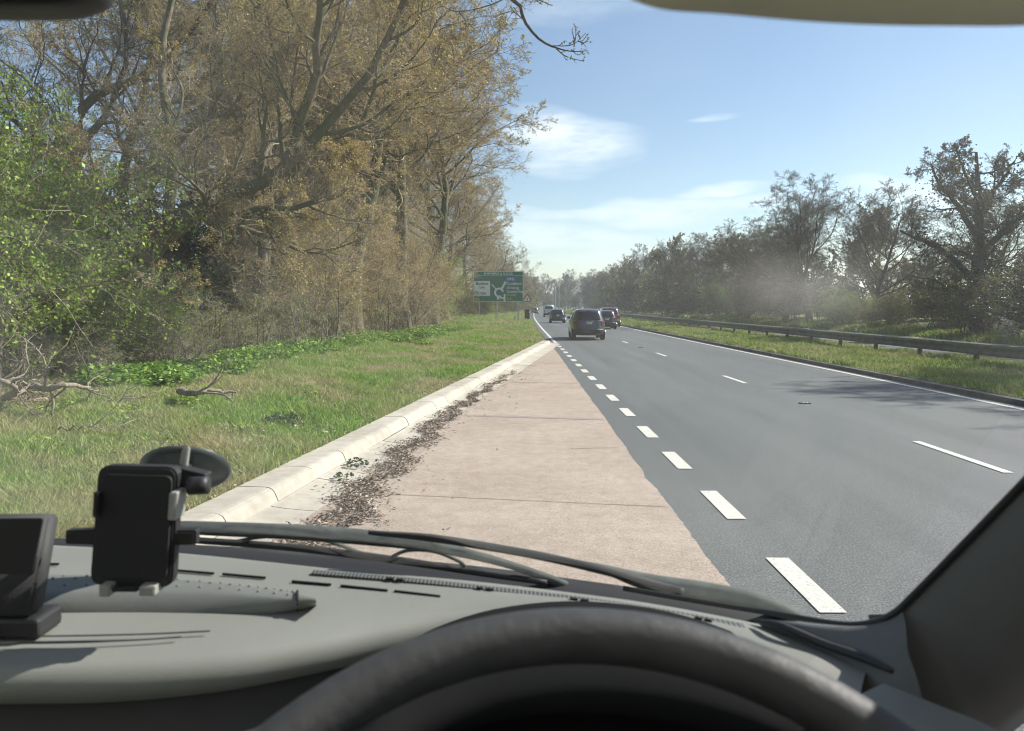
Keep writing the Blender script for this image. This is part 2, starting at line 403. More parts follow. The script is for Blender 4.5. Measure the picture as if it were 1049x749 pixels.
class Geo:
    def __init__(s): s.V = []; s.Q = []; s.m = []; s.n = 0
    def add(s, VQ, m=0):
        V, Q = VQ; s.V.append(V); s.Q.append(Q+s.n); s.m.append(np.full(len(Q), m)); s.n += len(V)
    def mesh(s, name): return npmesh(name, np.vstack(s.V), np.vstack(s.Q), qm=np.concatenate(s.m))
def resample(pts, n): return catmull(pts, n)
def tree_data(seed, limbs, trunkmat, twigmat, budmat, H=13, rt=.28, roots=None, k=(12, 7, 7, 6, 4), bud=(1.6, .05), ang=(58, 48, 45, 42), ratio=(.62, .5, .45, .5),
              up=(.10, .05, .03, .02), wig=(.16, .2, .22, .25), t0=.22, minr=.006, lean=.05, ivy=0, final=True):
    """returns (trunk mesh, crown mesh)"""
    rg = np.random.default_rng(seed); tr = Geo(); cr = Geo()
    if roots is None:
        P0, R0, L0 = walk(rg, np.array([[0, 0, -.3]]), np.array([[rg.normal(0, lean), rg.normal(0, lean), 1]]), np.array([H*.86]), np.array([rt]), 12, .07, .06, .22)
        R0[:, 0] *= 1.45; R0[:, 1] *= 1.1
        tr.add(tubes(P0, R0, 12))
        P1, R1, L1 = grow_children(rg, P0, R0, L0, k[0], t0, ang[0], ratio[0], 10, wig[0], up[0], .52, .2, 1.0)
    else:
        first = True; PP = []; RR = []; LL = []
        for pts, r0, r1 in roots:
            P = resample(pts, 11)[None]; P[:, 1:-1] += rg.normal(0, .04, P[:, 1:-1].shape)
            Rr = np.linspace(r0, r1, 11)[None]; tr.add(tubes(P, Rr, 10))
            PP.append(P); RR.append(Rr); LL.append(np.linalg.norm(np.diff(P[0], axis=0), axis=1).sum())
        P0 = np.concatenate(PP); R0 = np.concatenate(RR); L0 = np.array(LL)
        Pc, Rc, Lc = grow_children(rg, P0, R0, np.minimum(L0, H*.8), k[0], t0, ang[0], ratio[0], 10, wig[0], up[0], .5, .2, 1.0)
        P1, R1, L1 = Pc, Rc, Lc
    tr.add(tubes(P1, R1, 7))
    P2, R2, L2 = grow_children(rg, P1, R1, L1, k[1], .15, ang[1], ratio[1], 7, wig[1], up[1], .55, .25, .9, minr)
    tr.add(tubes(P2, R2, 5))
    P3, R3, L3 = grow_children(rg, P2, R2, L2, k[2], .12, ang[2], ratio[2], 5, wig[2], up[2], .55, .35, .9, minr)
    cr.add(tubes(P3, R3, 4))
    P4, R4, L4 = grow_children(rg, P3, R3, L3, k[3], .1, ang[3], ratio[3], 4, wig[3], up[3], .6, .4, .9, minr*.8)
    cr.add(tubes(P4, R4, 3))
    last = P4
    if k[4]:
        P5, R5, L5 = grow_children(rg, P4, R4, L4, k[4], .1, 42, .6, 2, .2, .02, .6, .5, .9, minr*.65)
        cr.add(tubes(P5, R5, 3)); last = np.concatenate([P5]); 
    if bud[0]: cr.add(leaves(rg, last, bud[0], bud[1], .03, 1.5), 1)
    if ivy:
        V, Q = leaves(rg, P0[:, :9], ivy, .11, .35, 1.1); tr.add((V, Q), 1)
        V, Q = leaves(rg, P1[:, :5], ivy*.02, .11, .22, 1.1); tr.add((V, Q), 1)
    a = tr.mesh('tree_trunk'); b = cr.mesh('tree_crown')
    a.materials.append(M[trunkmat]); a.materials.append(M['leaf_dark'])
    b.materials.append(M[twigmat]); b.materials.append(M[budmat])
    return a, b
def put_tree(data, loc, rz, s, label, group=None, name='bare_tree', sz=None, cat='tree', parts=('trunk', 'crown')):
    e = empty(name, loc, rz); e.scale = (s, s, sz or s)
    tag(e, label, cat, group)
    for n, me in zip(parts, data):
        o = bpy.data.objects.new(n, me); C.objects.link(o); o.parent = e
    return e
def shrub_data(seed, stems, H, leafmat, stemmat='twig_grey', spreadR=1.0, per=10, size=.06, k=(6, 5, 4), wigs=.22, mid=True):
    rg = np.random.default_rng(seed); st = Geo(); fo = Geo()
    b = np.zeros((stems, 3)); b[:, :2] = rg.normal(0, spreadR*.35, (stems, 2)); b[:, 2] = -.1
    d = unit(np.column_stack([rg.normal(0, .35, stems), rg.normal(0, .35, stems), np.ones(stems)]))
    P0, R0, L0 = walk(rg, b, d, H*rg.uniform(.6, 1.05, stems), np.full(stems, .035), 8, .12, .05, .3, .006)
    st.add(tubes(P0, R0, 5))
    P1, R1, L1 = grow_children(rg, P0, R0, L0, k[0], .12, 55, .5, 5, wigs, .02, .6, .4, .9, .006)
    st.add(tubes(P1, R1, 4))
    P2, R2, L2 = grow_children(rg, P1, R1, L1, k[1], .1, 50, .55, 3, wigs, 0, .6, .4, .9, .005)
    fo.add(tubes(P2, R2, 3))
    P3, R3, L3 = grow_children(rg, P2, R2, L2, k[2], .1, 50, .6, 2, wigs, 0, .6, .5, .9, .004)
    fo.add(tubes(P3, R3, 3))
    if per: fo.add(leaves(rg, P3, per, size, .05, 1.4), 1)
    a = st.mesh('shrub_stems'); c = fo.mesh('shrub_foliage')
    a.materials.append(M['bark']); c.materials.append(M[stemmat]); c.materials.append(M[leafmat])
    return a, c

TA = tree_data(11, None, 'bark', 'twig', 'bud', H=14, rt=.30, k=(20, 9, 8, 6, 5), bud=(.65, .042), ang=(66, 50, 46, 44), up=(.06, .04, .03, .02), ratio=(.66, .5, .44, .48), minr=.008)
TB = tree_data(23, None, 'bark_green', 'twig', 'bud', H=13, rt=.26, k=(19, 9, 8, 6, 5), bud=(.55, .04), ang=(64, 50, 46, 44), ratio=(.70, .5, .44, .48), up=(.05, .04, .02, .0), t0=.16, minr=.008)
TF = tree_data(29, None, 'bark_green', 'twig', 'bud', H=13.5, rt=.26, k=(18, 9, 8, 6, 5), bud=(.65, .042), ang=(60, 48, 46, 44), ratio=(.66, .5, .44, .48), up=(.09, .05, .03, .01), t0=.40, minr=.008)
TC = tree_data(31, None, 'bark_dark', 'twig_dark', 'bud_olive', H=13, rt=.24, k=(18, 10, 8, 6, 4), bud=(.12, .05), ratio=(.62, .5, .45, .5), up=(.11, .06, .04, .03), minr=.011)
TD = tree_data(47, None, 'bark_dark', 'twig_dark', 'bud_olive', H=12.5, rt=.36, k=(18, 10, 8, 6, 4), bud=(.15, .05), ratio=(.64, .5, .45, .5), up=(.05, .04, .02, .0), wig=(.24, .26, .28, .3), minr=.009, ivy=5000)
TE = tree_data(53, None, 'bark', 'twig', 'bud_olive', H=12, rt=.22, k=(20, 10, 8, 5, 0), bud=(1.6, .14), t0=.08, ang=(62, 50, 46, 44), ratio=(.52, .5, .46, .6), minr=.03)

# hero oak at the left with the heavy limb across
B0 = Vector((-9.6, 19.5, .3))
def rel(pts, base): return [tuple(Vector(p)-base) for p in pts]
def L(*q): return [dp(a, b, d) for a, b, d in q]
oak_roots = [
    (rel([B0, dp(143, 335, 19.4), dp(148, 290, 19.2), dp(150, 262, 19)], B0), .24, .20),
    (rel(L((150, 262, 19), (172, 215, 19), (178, 150, 19.2), (165, 80, 19.5), (180, -10, 20), (200, -120, 20.5)), B0), .16, .05),
    (rel(L((150, 264, 19), (195, 222, 18.7), (245, 196, 18.3), (290, 172, 18), (335, 130, 17.6), (385, 60, 17), (430, -40, 16)), B0), .22, .05),
    (rel(L((196, 222, 18.7), (250, 215, 18.6), (310, 212, 18.8), (370, 190, 19)), B0), .12, .04),
    (rel(L((150, 262, 19), (120, 225, 19.5), (70, 215, 20), (10, 180, 20.5)), B0), .14, .04),
    (rel(L((290, 172, 18), (320, 90, 17), (330, 0, 16), (360, -80, 15)), B0), .12, .04),
    (rel(L((178, 150, 19.2), (230, 90, 18.5), (262, 10, 18), (300, -80, 17.5)), B0), .11, .04),
]
OAK = tree_data(61, None, 'bark_green', 'twig', 'bud', H=9, roots=oak_roots, k=(11, 8, 8, 6, 5), bud=(.55, .03), t0=.15, ratio=(.5, .5, .48, .5), minr=.005, ivy=0)
put_tree(OAK, B0, 0, 1, 'big leaning oak with one heavy limb sweeping right above the dark gap in the hedge', name='oak_tree')
# second near tree, forked trunk against the sky at far left
B1 = Vector((-14.3, 24, .5))
r2 = [(rel([B1, dp(66, 300, 24), dp(70, 200, 24), dp(76, 160, 24)], B1), .24, .19),
      (rel(L((76, 160, 24), (91, 104, 24), (140, 80, 23.5), (190, 40, 23), (240, -30, 22)), B1), .17, .05),
      (rel(L((76, 160, 24), (110, 110, 24.5), (130, 50, 25), (120, -30, 25)), B1), .12, .04),
      (rel(L((70, 200, 24), (40, 150, 23.5), (0, 110, 23), (-60, 60, 22)), B1), .11, .04)]
T2 = tree_data(67, None, 'bark_dark', 'twig_dark', 'bud_olive', H=8, roots=r2, k=(7, 7, 6, 5, 3), bud=(.5, .045), t0=.15, ratio=(.5, .5, .48, .5), minr=.005)
put_tree(T2, B1, 0, 1, 'dark forked tree against the blue gap at the far left, behind the green hawthorn', name='bare_tree')
# foreground tree beside the van, outside the frame, whose branch dips into the top of the view
B2 = Vector((-5.4, 6.0, .25))
r3 = [(rel([B2, (-5.3, 6.1, 3.0), (-5.0, 6.4, 5.4), (-4.6, 6.8, 7.2)], B2), .16, .10),
      (rel([(-4.8, 6.6, 6.3), (-3.2, 7.6, 6.7), (-1.4, 8.6, 6.1)]+[tuple(p) for p in L((522, -4, 9), (536, 20, 9.1), (550, 38, 9.2), (564, 47, 9.25), (580, 52, 9.3))], B2), .034, .008)]
def branch_tree():
    rg = np.random.default_rng(5); tr = Geo(); cr = Geo(); PP = []; RR = []
    for pts, a, b in r3:
        P = resample(pts, 16)[None]; Rr = np.linspace(a, b, 16)[None]; tr.add(tubes(P, Rr, 9)); PP.append(P); RR.append(Rr)
    P0, R0, L0 = PP[0], RR[0], np.array([7.])
    P1, R1, L1 = grow_children(rg, P0, R0, L0, 9, .45, 60, .4, 7, .15, .12, .5)
    keep = (P1[:, -1, 0] < -3.4) & (P1[:, -1, 2]-P1[:, -1, 1]*.40 > 2.4)   # its other limbs all rise clear of the road
    P1, R1, L1 = P1[keep], R1[keep], L1[keep]
    tr.add(tubes(P1, R1, 6))
    P2, R2, L2 = grow_children(rg, P1, R1, L1, 7, .2, 45, .4, 5, .15, .1, .5, minr=.004); cr.add(tubes(P2, R2, 4))
    tips = [L((522, -4, 9), (500, 6, 9), (470, 12, 9), (452, 6, 9)), L((536, 20, 9.1), (524, 12, 9), (505, 18, 8.9)), L((564, 47, 9.25), (586, 46, 9.3), (600, 34, 9.4)), L((588, 48, 9.3), (590, 36, 9.3), (589, 26, 9.3)),
            L((570, 50, 9.3), (580, 58, 9.2), (598, 63, 9.2)), L((580, 52, 9.3), (590, 53, 9.3), (602, 52, 9.3)), L((592, 42, 9.3), (598, 44, 9.3), (603, 40, 9.3)), L((522, -4, 9), (545, -2, 9), (566, 6, 9)), L((470, 12, 9), (480, 24, 9), (486, 30, 9))]
    for t in tips:
        P = resample(rel(t, B2), 8)[None]; cr.add(tubes(P, np.linspace(.008, .004, 8)[None], 5))
        P5, R5, L5 = grow_children(rg, P, np.linspace(.012, .005, 8)[None], np.array([.35]), 5, .1, 50, .35, 3, .2, .05, .6, minr=.003); cr.add(tubes(P5, R5, 3))
        cr.add(leaves(rg, P5, 3, .022, .008, 1.6), 1)
    a = tr.mesh('tree_trunk'); b = cr.mesh('tree_crown'); a.materials.append(M['bark_dark']); b.materials.append(M['twig_dark']); b.materials.append(M['bud_olive']); return a, b
put_tree(branch_tree(), B2, 0, 1, 'nearest tree, its thin dark branch dipping into the top of the sky', name='bare_tree')

# trees along the left verge
left = [(TF, -9.2, 27, 1.02, 3.4), (TF, -7.3, 33.5, 1.2, 2.2), (TA, -12.5, 38, 1.15, 3.6), (TF, -6.2, 41, 1.25, .6), (TF, -9.2, 47, 1.1, 1.7), (TF, -5.9, 53, 1.25, 1.3), (TF, -6.0, 62, 1.2, 5.6), (TF, -7.2, 73, .95, 2.9),
        (TB, -6.4, 92, .95, .7), (TA, -5.8, 106, .92, 4.1), (TB, -5.0, 122, .88, 3.0), (TA, -16, 31, 1.05, 1.9),
        (TB, -14.5, 46, 1.05, 3.9), (TA, -15, 60, 1.0, .2), (TC, -5.5, 140, .85, 2), (TE, -4.5, 158, .85, 1), (TE, -4.0, 178, .85, 4), (TE, -3.5, 200, .85, 3), (TE, -3, 225, .9, 5), (TE, -2, 255, .95, 2), (TE, -1, 290, 1, 2.5), (TE, 2, 325, 1.05, 3.5)]
ordl = 'first second third fourth fifth sixth seventh eighth ninth tenth eleventh twelfth thirteenth fourteenth fifteenth sixteenth seventeenth eighteenth nineteenth twentieth'.split()
ordl += ['twenty-'+w for w in ordl[:9]]+['thirtieth']+['thirty-'+w for w in ordl[:9]]+['fortieth']+['forty-'+w for w in ordl[:9]]+['fiftieth']+['fifty-'+w for w in ordl[:9]]
frontrow = 0; backrow = 0
for data, x, y, s, rz in left:
    front = x > -14
    if front:
        if y < 125: lb_ = ordl[frontrow]+' budding tree beyond the big oak, counted along the left hedge'; frontrow += 1
        else: lb_ = 'distant left tree, '+ordl[[q[2] for q in left if q[1] > -14 and q[2] > 125].index(y)]+' past the green road sign'
    else:
        lb_ = {31: 'golden budding tree rising behind the first tree after the big oak', 22: 'budding tree standing behind the big oak itself', 15.5: 'small dark tree behind the left-hand green hawthorn', 46: 'budding tree of the second row, behind the fourth left tree', 60: 'farthest budding tree of the second row on the left'}[y]
    put_tree(data, (x+cv(y)*.8, y, vz(x, y)-.05), rz, s*(1.3 if data is TF else 1.15), lb_, 'trees along the left verge', sz=s)

# trees along the right side
B3 = Vector((dp(1002, 348, 41.5).x, 41.5, .45))
def Q_(*q): return [dp(a, b, 41.5+d) for a, b, d in q]
oak2 = [(rel([B3]+Q_((1000, 308, 0), (1002, 272, 0), (1004, 232, .3), (1002, 192, .2), (1000, 156, 0)), B3), .46, .07),
        (rel(Q_((996, 284, 0), (972, 262, -.8), (948, 247, -1.5), (922, 236, -2)), B3), .20, .05),
        (rel(Q_((1001, 244, 0), (982, 212, .6), (962, 190, 1), (954, 168, 1.4)), B3), .17, .05),
        (rel(Q_((1004, 262, 0), (1032, 234, -.6), (1062, 212, -1)), B3), .20, .06),
        (rel(Q_((1004, 226, 0), (1024, 188, .8), (1042, 160, 1)), B3), .15, .05),
        (rel(Q_((1000, 296, 0), (1040, 280, 1), (1085, 268, 2)), B3), .17, .05),
        (rel(Q_((1000, 302, 0), (965, 290, 1.2), (932, 282, 2)), B3), .15, .04),
        (rel(Q_((1002, 250, 0), (1005, 215, -1.8), (990, 180, -3)), B3), .15, .04),
        (rel(Q_((1002, 200, 0), (985, 170, -.6), (978, 150, -1)), B3), .09, .03)]
OAK2 = tree_data(83, None, 'bark_dark', 'twig_dark', 'bud_olive', H=7.5, roots=oak2, k=(9, 8, 7, 6, 3), bud=(.1, .05), t0=.25, ratio=(.42, .5, .46, .5), wig=(.24, .26, .28, .3), up=(.05, .04, .02, .0), minr=.010, ivy=380)
put_tree(OAK2, B3, 0, 1, 'large dark spreading oak with ivy on its trunk, standing behind the barrier at right', 'trees right of the dual carriageway', name='oak_tree')
right = [(TC, 27.5, 59, .95, .8, .72), (TC, 25.3, 66, 1.12, 3.3, .88), (TD, 27, 77, .90, 4.4, .74), (TC, 26, 86, .95, 5.2, .76), (TE, 26.5, 97, .95, 1, .82), (TC, 26, 110, 1, 2.2, .82),
         (TE, 25.5, 122, .97, 3, 1), (TD, 26, 135, .95, .3, .95), (TE, 25.5, 150, .97, 5, .98), (TC, 26, 165, .97, 4, 1), (TE, 25.5, 182, 1, 2, 1), (TC, 26, 200, 1, .5, 1), (TE, 25, 220, 1, 3.6, 1), (TC, 25, 243, 1.05, 1.6, 1), (TE, 25, 268, 1.05, 2.6, 1.05),
         (TC, 24, 295, 1.1, 4.6, 1.05), (TE, 24, 325, 1.1, .9, 1.1), (TC, 27.5, 33, .8, 5.7, .78), (TC, 31, 49, .9, 2, .62), (TE, 33, 70, .9, 1, .85), (TC, 33, 92, .95, 3, .9), (TE, 34, 118, 1, 4, 1), (TC, 34, 145, 1, 5, 1), (TE, 34, 175, 1.05, 0, 1.05), (TC, 31, 26, .9, 1, .8), (TC, 24.6, 21.5, 1.12, 2, 1.05), (TC, 25.2, 14, 1.1, 4, 1.0), (TE, 34, 210, 1.1, 1, 1.1)]
fr = sorted([q for q in right if q[1] < 29 and q[2] > 45], key=lambda q: q[2])
bk = sorted([q for q in right if q[1] >= 29 and q[2] > 45], key=lambda q: q[2])
for q in right:
    data, x, y, s, rz, sz = q
    if q in fr: lb_ = ordl[fr.index(q)]+' bare tree beyond the ivy-clad oak, in the front row right of the road'
    elif q in bk: lb_ = ordl[bk.index(q)]+' bare tree of the back row behind the right-hand trees'
    elif y == 33: lb_ = 'thin bare tree at the right edge, just nearer than the ivy-clad oak'
    elif y == 21.5: lb_ = 'tall bare tree out of view at right whose shadow crosses the far lane'
    elif y == 14: lb_ = 'nearest right-hand bare tree beyond the driver window'
    else: lb_ = 'bare back-row tree at the right, nearer than the ivy-clad oak'
    put_tree(data, (x+cv(y), y, .45), rz, s, lb_, 'trees right of the dual carriageway', sz=sz)
# wood closing the view where the road bends
for i in range(30):
    x = -14+i*3.6; y = 352+16*((i*7) % 5)
    put_tree((TE, TE, TC)[i % 3], (x, y, .3), i*1.3, 1.15+.2*((i*5) % 4)/3, ordl[i]+' tree from the left in the far wood that closes the road', 'trees of the far wood')

# shrubs
SG = shrub_data(71, 16, 4.6, 'leaf', spreadR=2.2, per=6, size=.05, k=(9, 7, 5))
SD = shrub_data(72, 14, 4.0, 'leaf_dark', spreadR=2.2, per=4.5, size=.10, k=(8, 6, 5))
SB = shrub_data(73, 26, 2.3, 'leaf', stemmat='twig_grey', spreadR=2.6, per=.9, size=.035, k=(7, 6, 4), wigs=.4)
SL = shrub_data(74, 12, 4.4, 'leaf_bright', spreadR=1.6, per=5, size=.08, k=(8, 6, 5))
SO = shrub_data(75, 16, 3.8, 'bud_olive', stemmat='twig_dark', spreadR=2.2, per=3.0, size=.075, k=(8, 6, 5))
SF = shrub_data(77, 14, 5.0, 'bud_olive', stemmat='twig_dark', spreadR=3.2, per=3.5, size=.22, k=(8, 6, 3))
SP = shrub_data(78, 18, 6.2, 'bud', stemmat='twig', spreadR=2.4, per=1.0, size=.045, k=(10, 8, 6))
SW = shrub_data(76, 8, 1.7, 'blossom', spreadR=.7, per=3.5, size=.07, k=(6, 5, 4))
def shrub(data, x, y, s, rz, label, group, name='leafy_shrub', sz=None):
    z = vz(x, y)-.05 if x < 5 else .35
    return put_tree(data, (x, y, z), rz, s, label, group, name, sz, 'shrub', ('stems', 'foliage'))
hg = 'shrubs of the left hedge'
for i, (x, y, s, sz) in enumerate([(-10.6, 14.5, 1.15, 1.0), (-12.6, 17.6, 1.2, 1.05), (-9.9, 17.2, .72, .75), (-9.6, 12.2, 1.0, 1.1), (-13.5, 13, 1.2, 1.15)]):
    shrub(SG, x, y, s, i*1.1, ['fresh green hawthorn, the bushiest at lower left, before the leaning oak trunk', 'tall green hawthorn behind, its top against the sky at far left', 'low green hawthorn just left of the dark gap under the oak limb', 'green hawthorn at the left edge over the fallen branches', 'tallest green hawthorn cut by the left edge of the view'][i], hg, 'hawthorn', sz*s)
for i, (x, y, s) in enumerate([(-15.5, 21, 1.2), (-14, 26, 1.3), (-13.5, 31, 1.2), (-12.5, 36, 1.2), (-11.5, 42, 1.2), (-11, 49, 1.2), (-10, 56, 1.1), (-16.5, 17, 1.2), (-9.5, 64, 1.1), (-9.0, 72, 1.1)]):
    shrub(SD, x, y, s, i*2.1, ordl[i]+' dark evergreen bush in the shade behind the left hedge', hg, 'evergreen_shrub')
for i, (x, y, s, sz) in enumerate([(-8.9, 18.6, .62, .55), (-8.6, 22.5, .8, .8), (-8.6, 26.5, 1, 1.1), (-8.4, 31, 1.05, 1.3), (-8.0, 36, 1.0, 1.4), (-7.6, 41, 1.0, 1.4), (-7.4, 46.5, 1.0, 1.3), (-7.0, 52, 1, 1.2), (-9.4, 29, 1.2, 1.9), (-9.0, 34, 1.2, 2.0), (-8.6, 40, 1.2, 2.0), (-9.3, 15.4, .7, .5), (-9.4, 21, .6, .55)]):
    shrub(SB, x, y, s, i*1.7, ordl[i]+' tangled brown bramble thicket along the foot of the left hedge', hg, 'bramble_thicket', sz)
for i, (x, y, s, sz) in enumerate([(-6.6, 57, .95, 1.25), (-6.6, 66, .85, 1.1), (-9.3, 37, .7, .9), (-4.8, 96, .9, .9)]):
    shrub(SL, x, y, s, i*1.7, ['lime green bush just left of the green road sign', 'lime green bush behind the left post of the road sign', 'yellow green bush set into the brambles midway along the hedge', 'lime green bush beyond the road sign'][i], hg, 'leafy_shrub', sz)
for i, (x, y, s, sz) in enumerate([(-4.9, 92, 1, 1), (-6.4, 80, 1, 1), (-3.8, 108, 1, 1.1), (-2.6, 128, 1, 1.1), (-1.8, 150, 1, 1.1)]):
    shrub(SO, x, y, s, i*1.7, ordl[i]+' brown bush behind the green road sign', hg, 'leafy_shrub', sz)
for i in range(15):
    y = 338+6*((i*7) % 3); shrub(SF, -6+i*6.5, y, 1.2, i, ordl[i]+' bush from the left along the foot of the far wood', 'bushes of the far wood')
for i, y in enumerate((165, 180, 196, 214, 234, 256, 280, 305)):
    shrub(SF, -2.2+cv(y)*.8, y, .95, i, ordl[i]+' far bush on the left past the road sign', hg)
for i in range(20):
    y = 27+i*7.5; shrub(SF, 32.5+((i*7) % 4)+cv(y), y, .72, i*1.3, ordl[i]+' bush of the back row, seen through the right-hand trunks', 'back row of bushes right of the road')
for i, (x, y, q) in enumerate([(-8.6, 27.5, .7), (-8.2, 30.5, .95), (-7.7, 34, 1.0), (-7.3, 38, 1.0), (-6.9, 42, 1.0), (-6.6, 46.5, 1.0), (-6.4, 51, .95), (-9.4, 32, 1.25), (-8.9, 37, 1.3), (-8.4, 43, 1.3), (-8.2, 49, 1.3), (-7.8, 55, 1.2)]):
    shrub(SP, x, y, .85, i*1.37, ordl[i]+' tall golden budding thicket under the left-hand trees', hg, 'budding_hazel', q)
rgp = 'bushes under the right-hand trees'
yy = 24; i = 0
while yy < 340:
    x = 24.6+((i*37) % 10)/10*2+cv(yy)
    s = .85+((i*13) % 7)/14
    shrub((SO, SO, SD, SG)[(i*3+(i//4)) % 4] if yy < 120 else (SO, SF, SF)[i % 3], x, yy, s, i*1.9, ordl[i]+' bush from the near end under the right-hand trees', rgp, 'leafy_shrub', s*(1.0+((i*11) % 5)/12)*(.62 if yy < 62 else 1))
    yy += 5.2+yy*.012; i += 1
shrub(SW, 23.9, 36.4, .8, 0, 'small white blossoming bush at the foot of the ivy-clad oak', None, 'blossom_shrub')

# ------------------------------------------------------------------ grass, nettles, litter
def blades(rg, X, Y, Z, h, w):
    n = len(X); b = np.column_stack([X, Y, Z]); a = rg.uniform(0, 2*np.pi, n)
    s = np.column_stack([np.cos(a), np.sin(a), np.zeros(n)])*(w/2)[:, None]
    ln = rg.normal(0, .45, (n, 2))*h[:, None]; t = b+np.column_stack([ln, h]); m_ = b+np.column_stack([ln*.3, h*.6])
    V = np.stack([b-s, b+s, m_+s*.8, t, m_-s*.8], 1).reshape(-1, 3)
    i = np.arange(n)*5
    return V, np.stack([i, i+1, i+2, i+4], -1), np.stack([i+4, i+2, i+3], -1)
def field(name, n, xf, y0, y1, zf, hm, wm, mat, label, seed, pw=1.0, patch=1.0):
    rg = np.random.default_rng(seed)
    Y = y0+(y1-y0)*rg.random(n)**pw; a, b = xf(Y); X = a+(b-a)*rg.random(n)
    pt = .55+.45*np.sin(X*1.9+1.3*np.sin(Y*.8))*np.sin(Y*1.25+X*.7)+.25*np.sin(X*5.1+Y*3.7)
    keep = rg.random(n) < .45+.6*pt*patch; X, Y, pt = X[keep], Y[keep], pt[keep]
    Z = np.array([zf(x, y) for x, y in zip(X, Y)])-.01
    h = hm*(.45+.8*np.clip(pt, 0, 1.2))*rg.uniform(.5, 1.35, len(X))*(1+Y*.006); w = wm*rg.uniform(.7, 1.4, len(X))*(1+Y/25)
    V, Q, T = blades(rg, X, Y, Z, h, w)
    o = link(name, npmesh(name, V, Q, T), None, [mat]); tag(o, label, 'grass', kind='stuff'); return o
KX = np.vectorize(lambda y: (K(y)-.40) if y < KEND else edge(y)-.42)
CV = np.vectorize(cv)
field('verge_grass', 230000, lambda Y: (np.maximum(-9.8, -Y*.72-.4), KX(Y)+.0), 5.0, 22, vz, .11, .009, 'grass', 'rough green grass of the left verge with straw patches', 1, 1.15)
field('verge_grass', 130000, lambda Y: (np.full_like(Y, -8.6), KX(Y)-.03), 22, 60, vz, .10, .009, 'grass', 'bright green grass of the verge running on to the road sign', 2, 1.3)
field('verge_grass', 50000, lambda Y: (np.full_like(Y, -6.5)+CV(Y), KX(Y)), 60, 170, vz, .13, .012, 'grass', 'far green grass around and past the sign posts', 3, 1.4)
field('median_grass', 130000, lambda Y: (9.72+CV(Y), 14.95+CV(Y)), 10, 60, mz, .13, .012, 'grass_far', 'tufty green grass of the central strip below the barrier', 4, 1.2)
field('median_grass', 50000, lambda Y: (9.72+CV(Y), 14.95+CV(Y)), 60, 220, mz, .15, .016, 'grass_far', 'far grass of the central strip along the barrier', 5, 1.5)
field('far_verge_grass', 60000, lambda Y: (22.6+CV(Y), 26.5+CV(Y)), 18, 120, lambda x, y: .10+max(0, x-cv(y)-22.5)*.08, .22, .02, 'grass_far', 'grass edge beyond the opposite carriageway', 6, 1.3)
def clump_field(name, centres, per, rad, H, size, mat, label, cat, seed, zf=vz):
    rg = np.random.default_rng(seed); Vs = []; n = 0; Qs = []
    for (x, y, s) in centres:
        m_ = int(per*s*s); a = rg.uniform(0, 6.283, m_); r = rad*s*np.sqrt(rg.random(m_)); X = x+r*np.cos(a); Y = y+r*np.sin(a)
        hh = H*s*np.sqrt(np.maximum(0, 1-(r/(rad*s))**2))*rg.uniform(.3, 1, m_)
        c = np.column_stack([X, Y, zf(x, y)+hh+.01]); d = unit(np.column_stack([rg.normal(size=m_), rg.normal(size=m_), rg.normal(.3, .4, m_)])); b = unit(np.cross(d, rg.normal(size=(m_, 3))+[0, 0, 1.5]))
        ss = size*rg.uniform(.6, 1.3, (m_, 1))
        Vs.append(np.stack([c-d*ss*.7, c+b*ss*.4, c+d*ss*.8, c-b*ss*.4], 1).reshape(-1, 3)); Qs.append(np.arange(m_*4).reshape(-1, 4)+n); n += m_*4
    o = link(name, npmesh(name, np.vstack(Vs), np.vstack(Qs)), None, [mat]); tag(o, label, cat, kind='stuff'); return o
rg = np.random.default_rng(8)
cs = []
for _ in range(190):
    y = rg.uniform(13.5, 36); cs.append((-7.7+.025*(y-14)+rg.normal(0, .35)+.02*y, y, rg.uniform(.6, 1.2)))
for _ in range(60):
    y = rg.uniform(30, 48); cs.append((-5.6+(y-30)*.07+rg.normal(0, .7), y, rg.uniform(.6, 1.2)))
clump_field('nettle_bed', cs, 420, .55, .34, .075, 'nettle', 'low leafy green nettles between the brambles and the verge grass', 'ground cover', 9)
cs = [(-6.6+rg.normal(0, .9), rg.uniform(10, 15), rg.uniform(.4, .8)) for _ in range(16)]
cs += [(-3.2-rg.random()*3.5, rg.uniform(8, 22), rg.uniform(.2, .5)) for _ in range(34)]
clump_field('weed_patch', cs, 300, .4, .16, .05, 'leaf', 'low dark weeds scattered over the near verge', 'ground cover', 10)
for i, (x, y, s, lb_) in enumerate([(-3.35, 10.6, .55, 'grey green weed tuft growing in the verge beside the kerb'), (K(8.7)+.18, 8.7, .30, 'larger weed growing from the leaf litter in the kerb channel'), (K(8.1)+.26, 8.05, .24, 'smaller weed at the near end of the litter in the kerb channel')]):
    o = clump_field('weed', [(x, y, s)], 900, .5, .30, .035, 'leaf_dark', lb_, 'weed', 20+i, zf=(vz if i == 0 else lambda a, b: .03)); del o['kind']
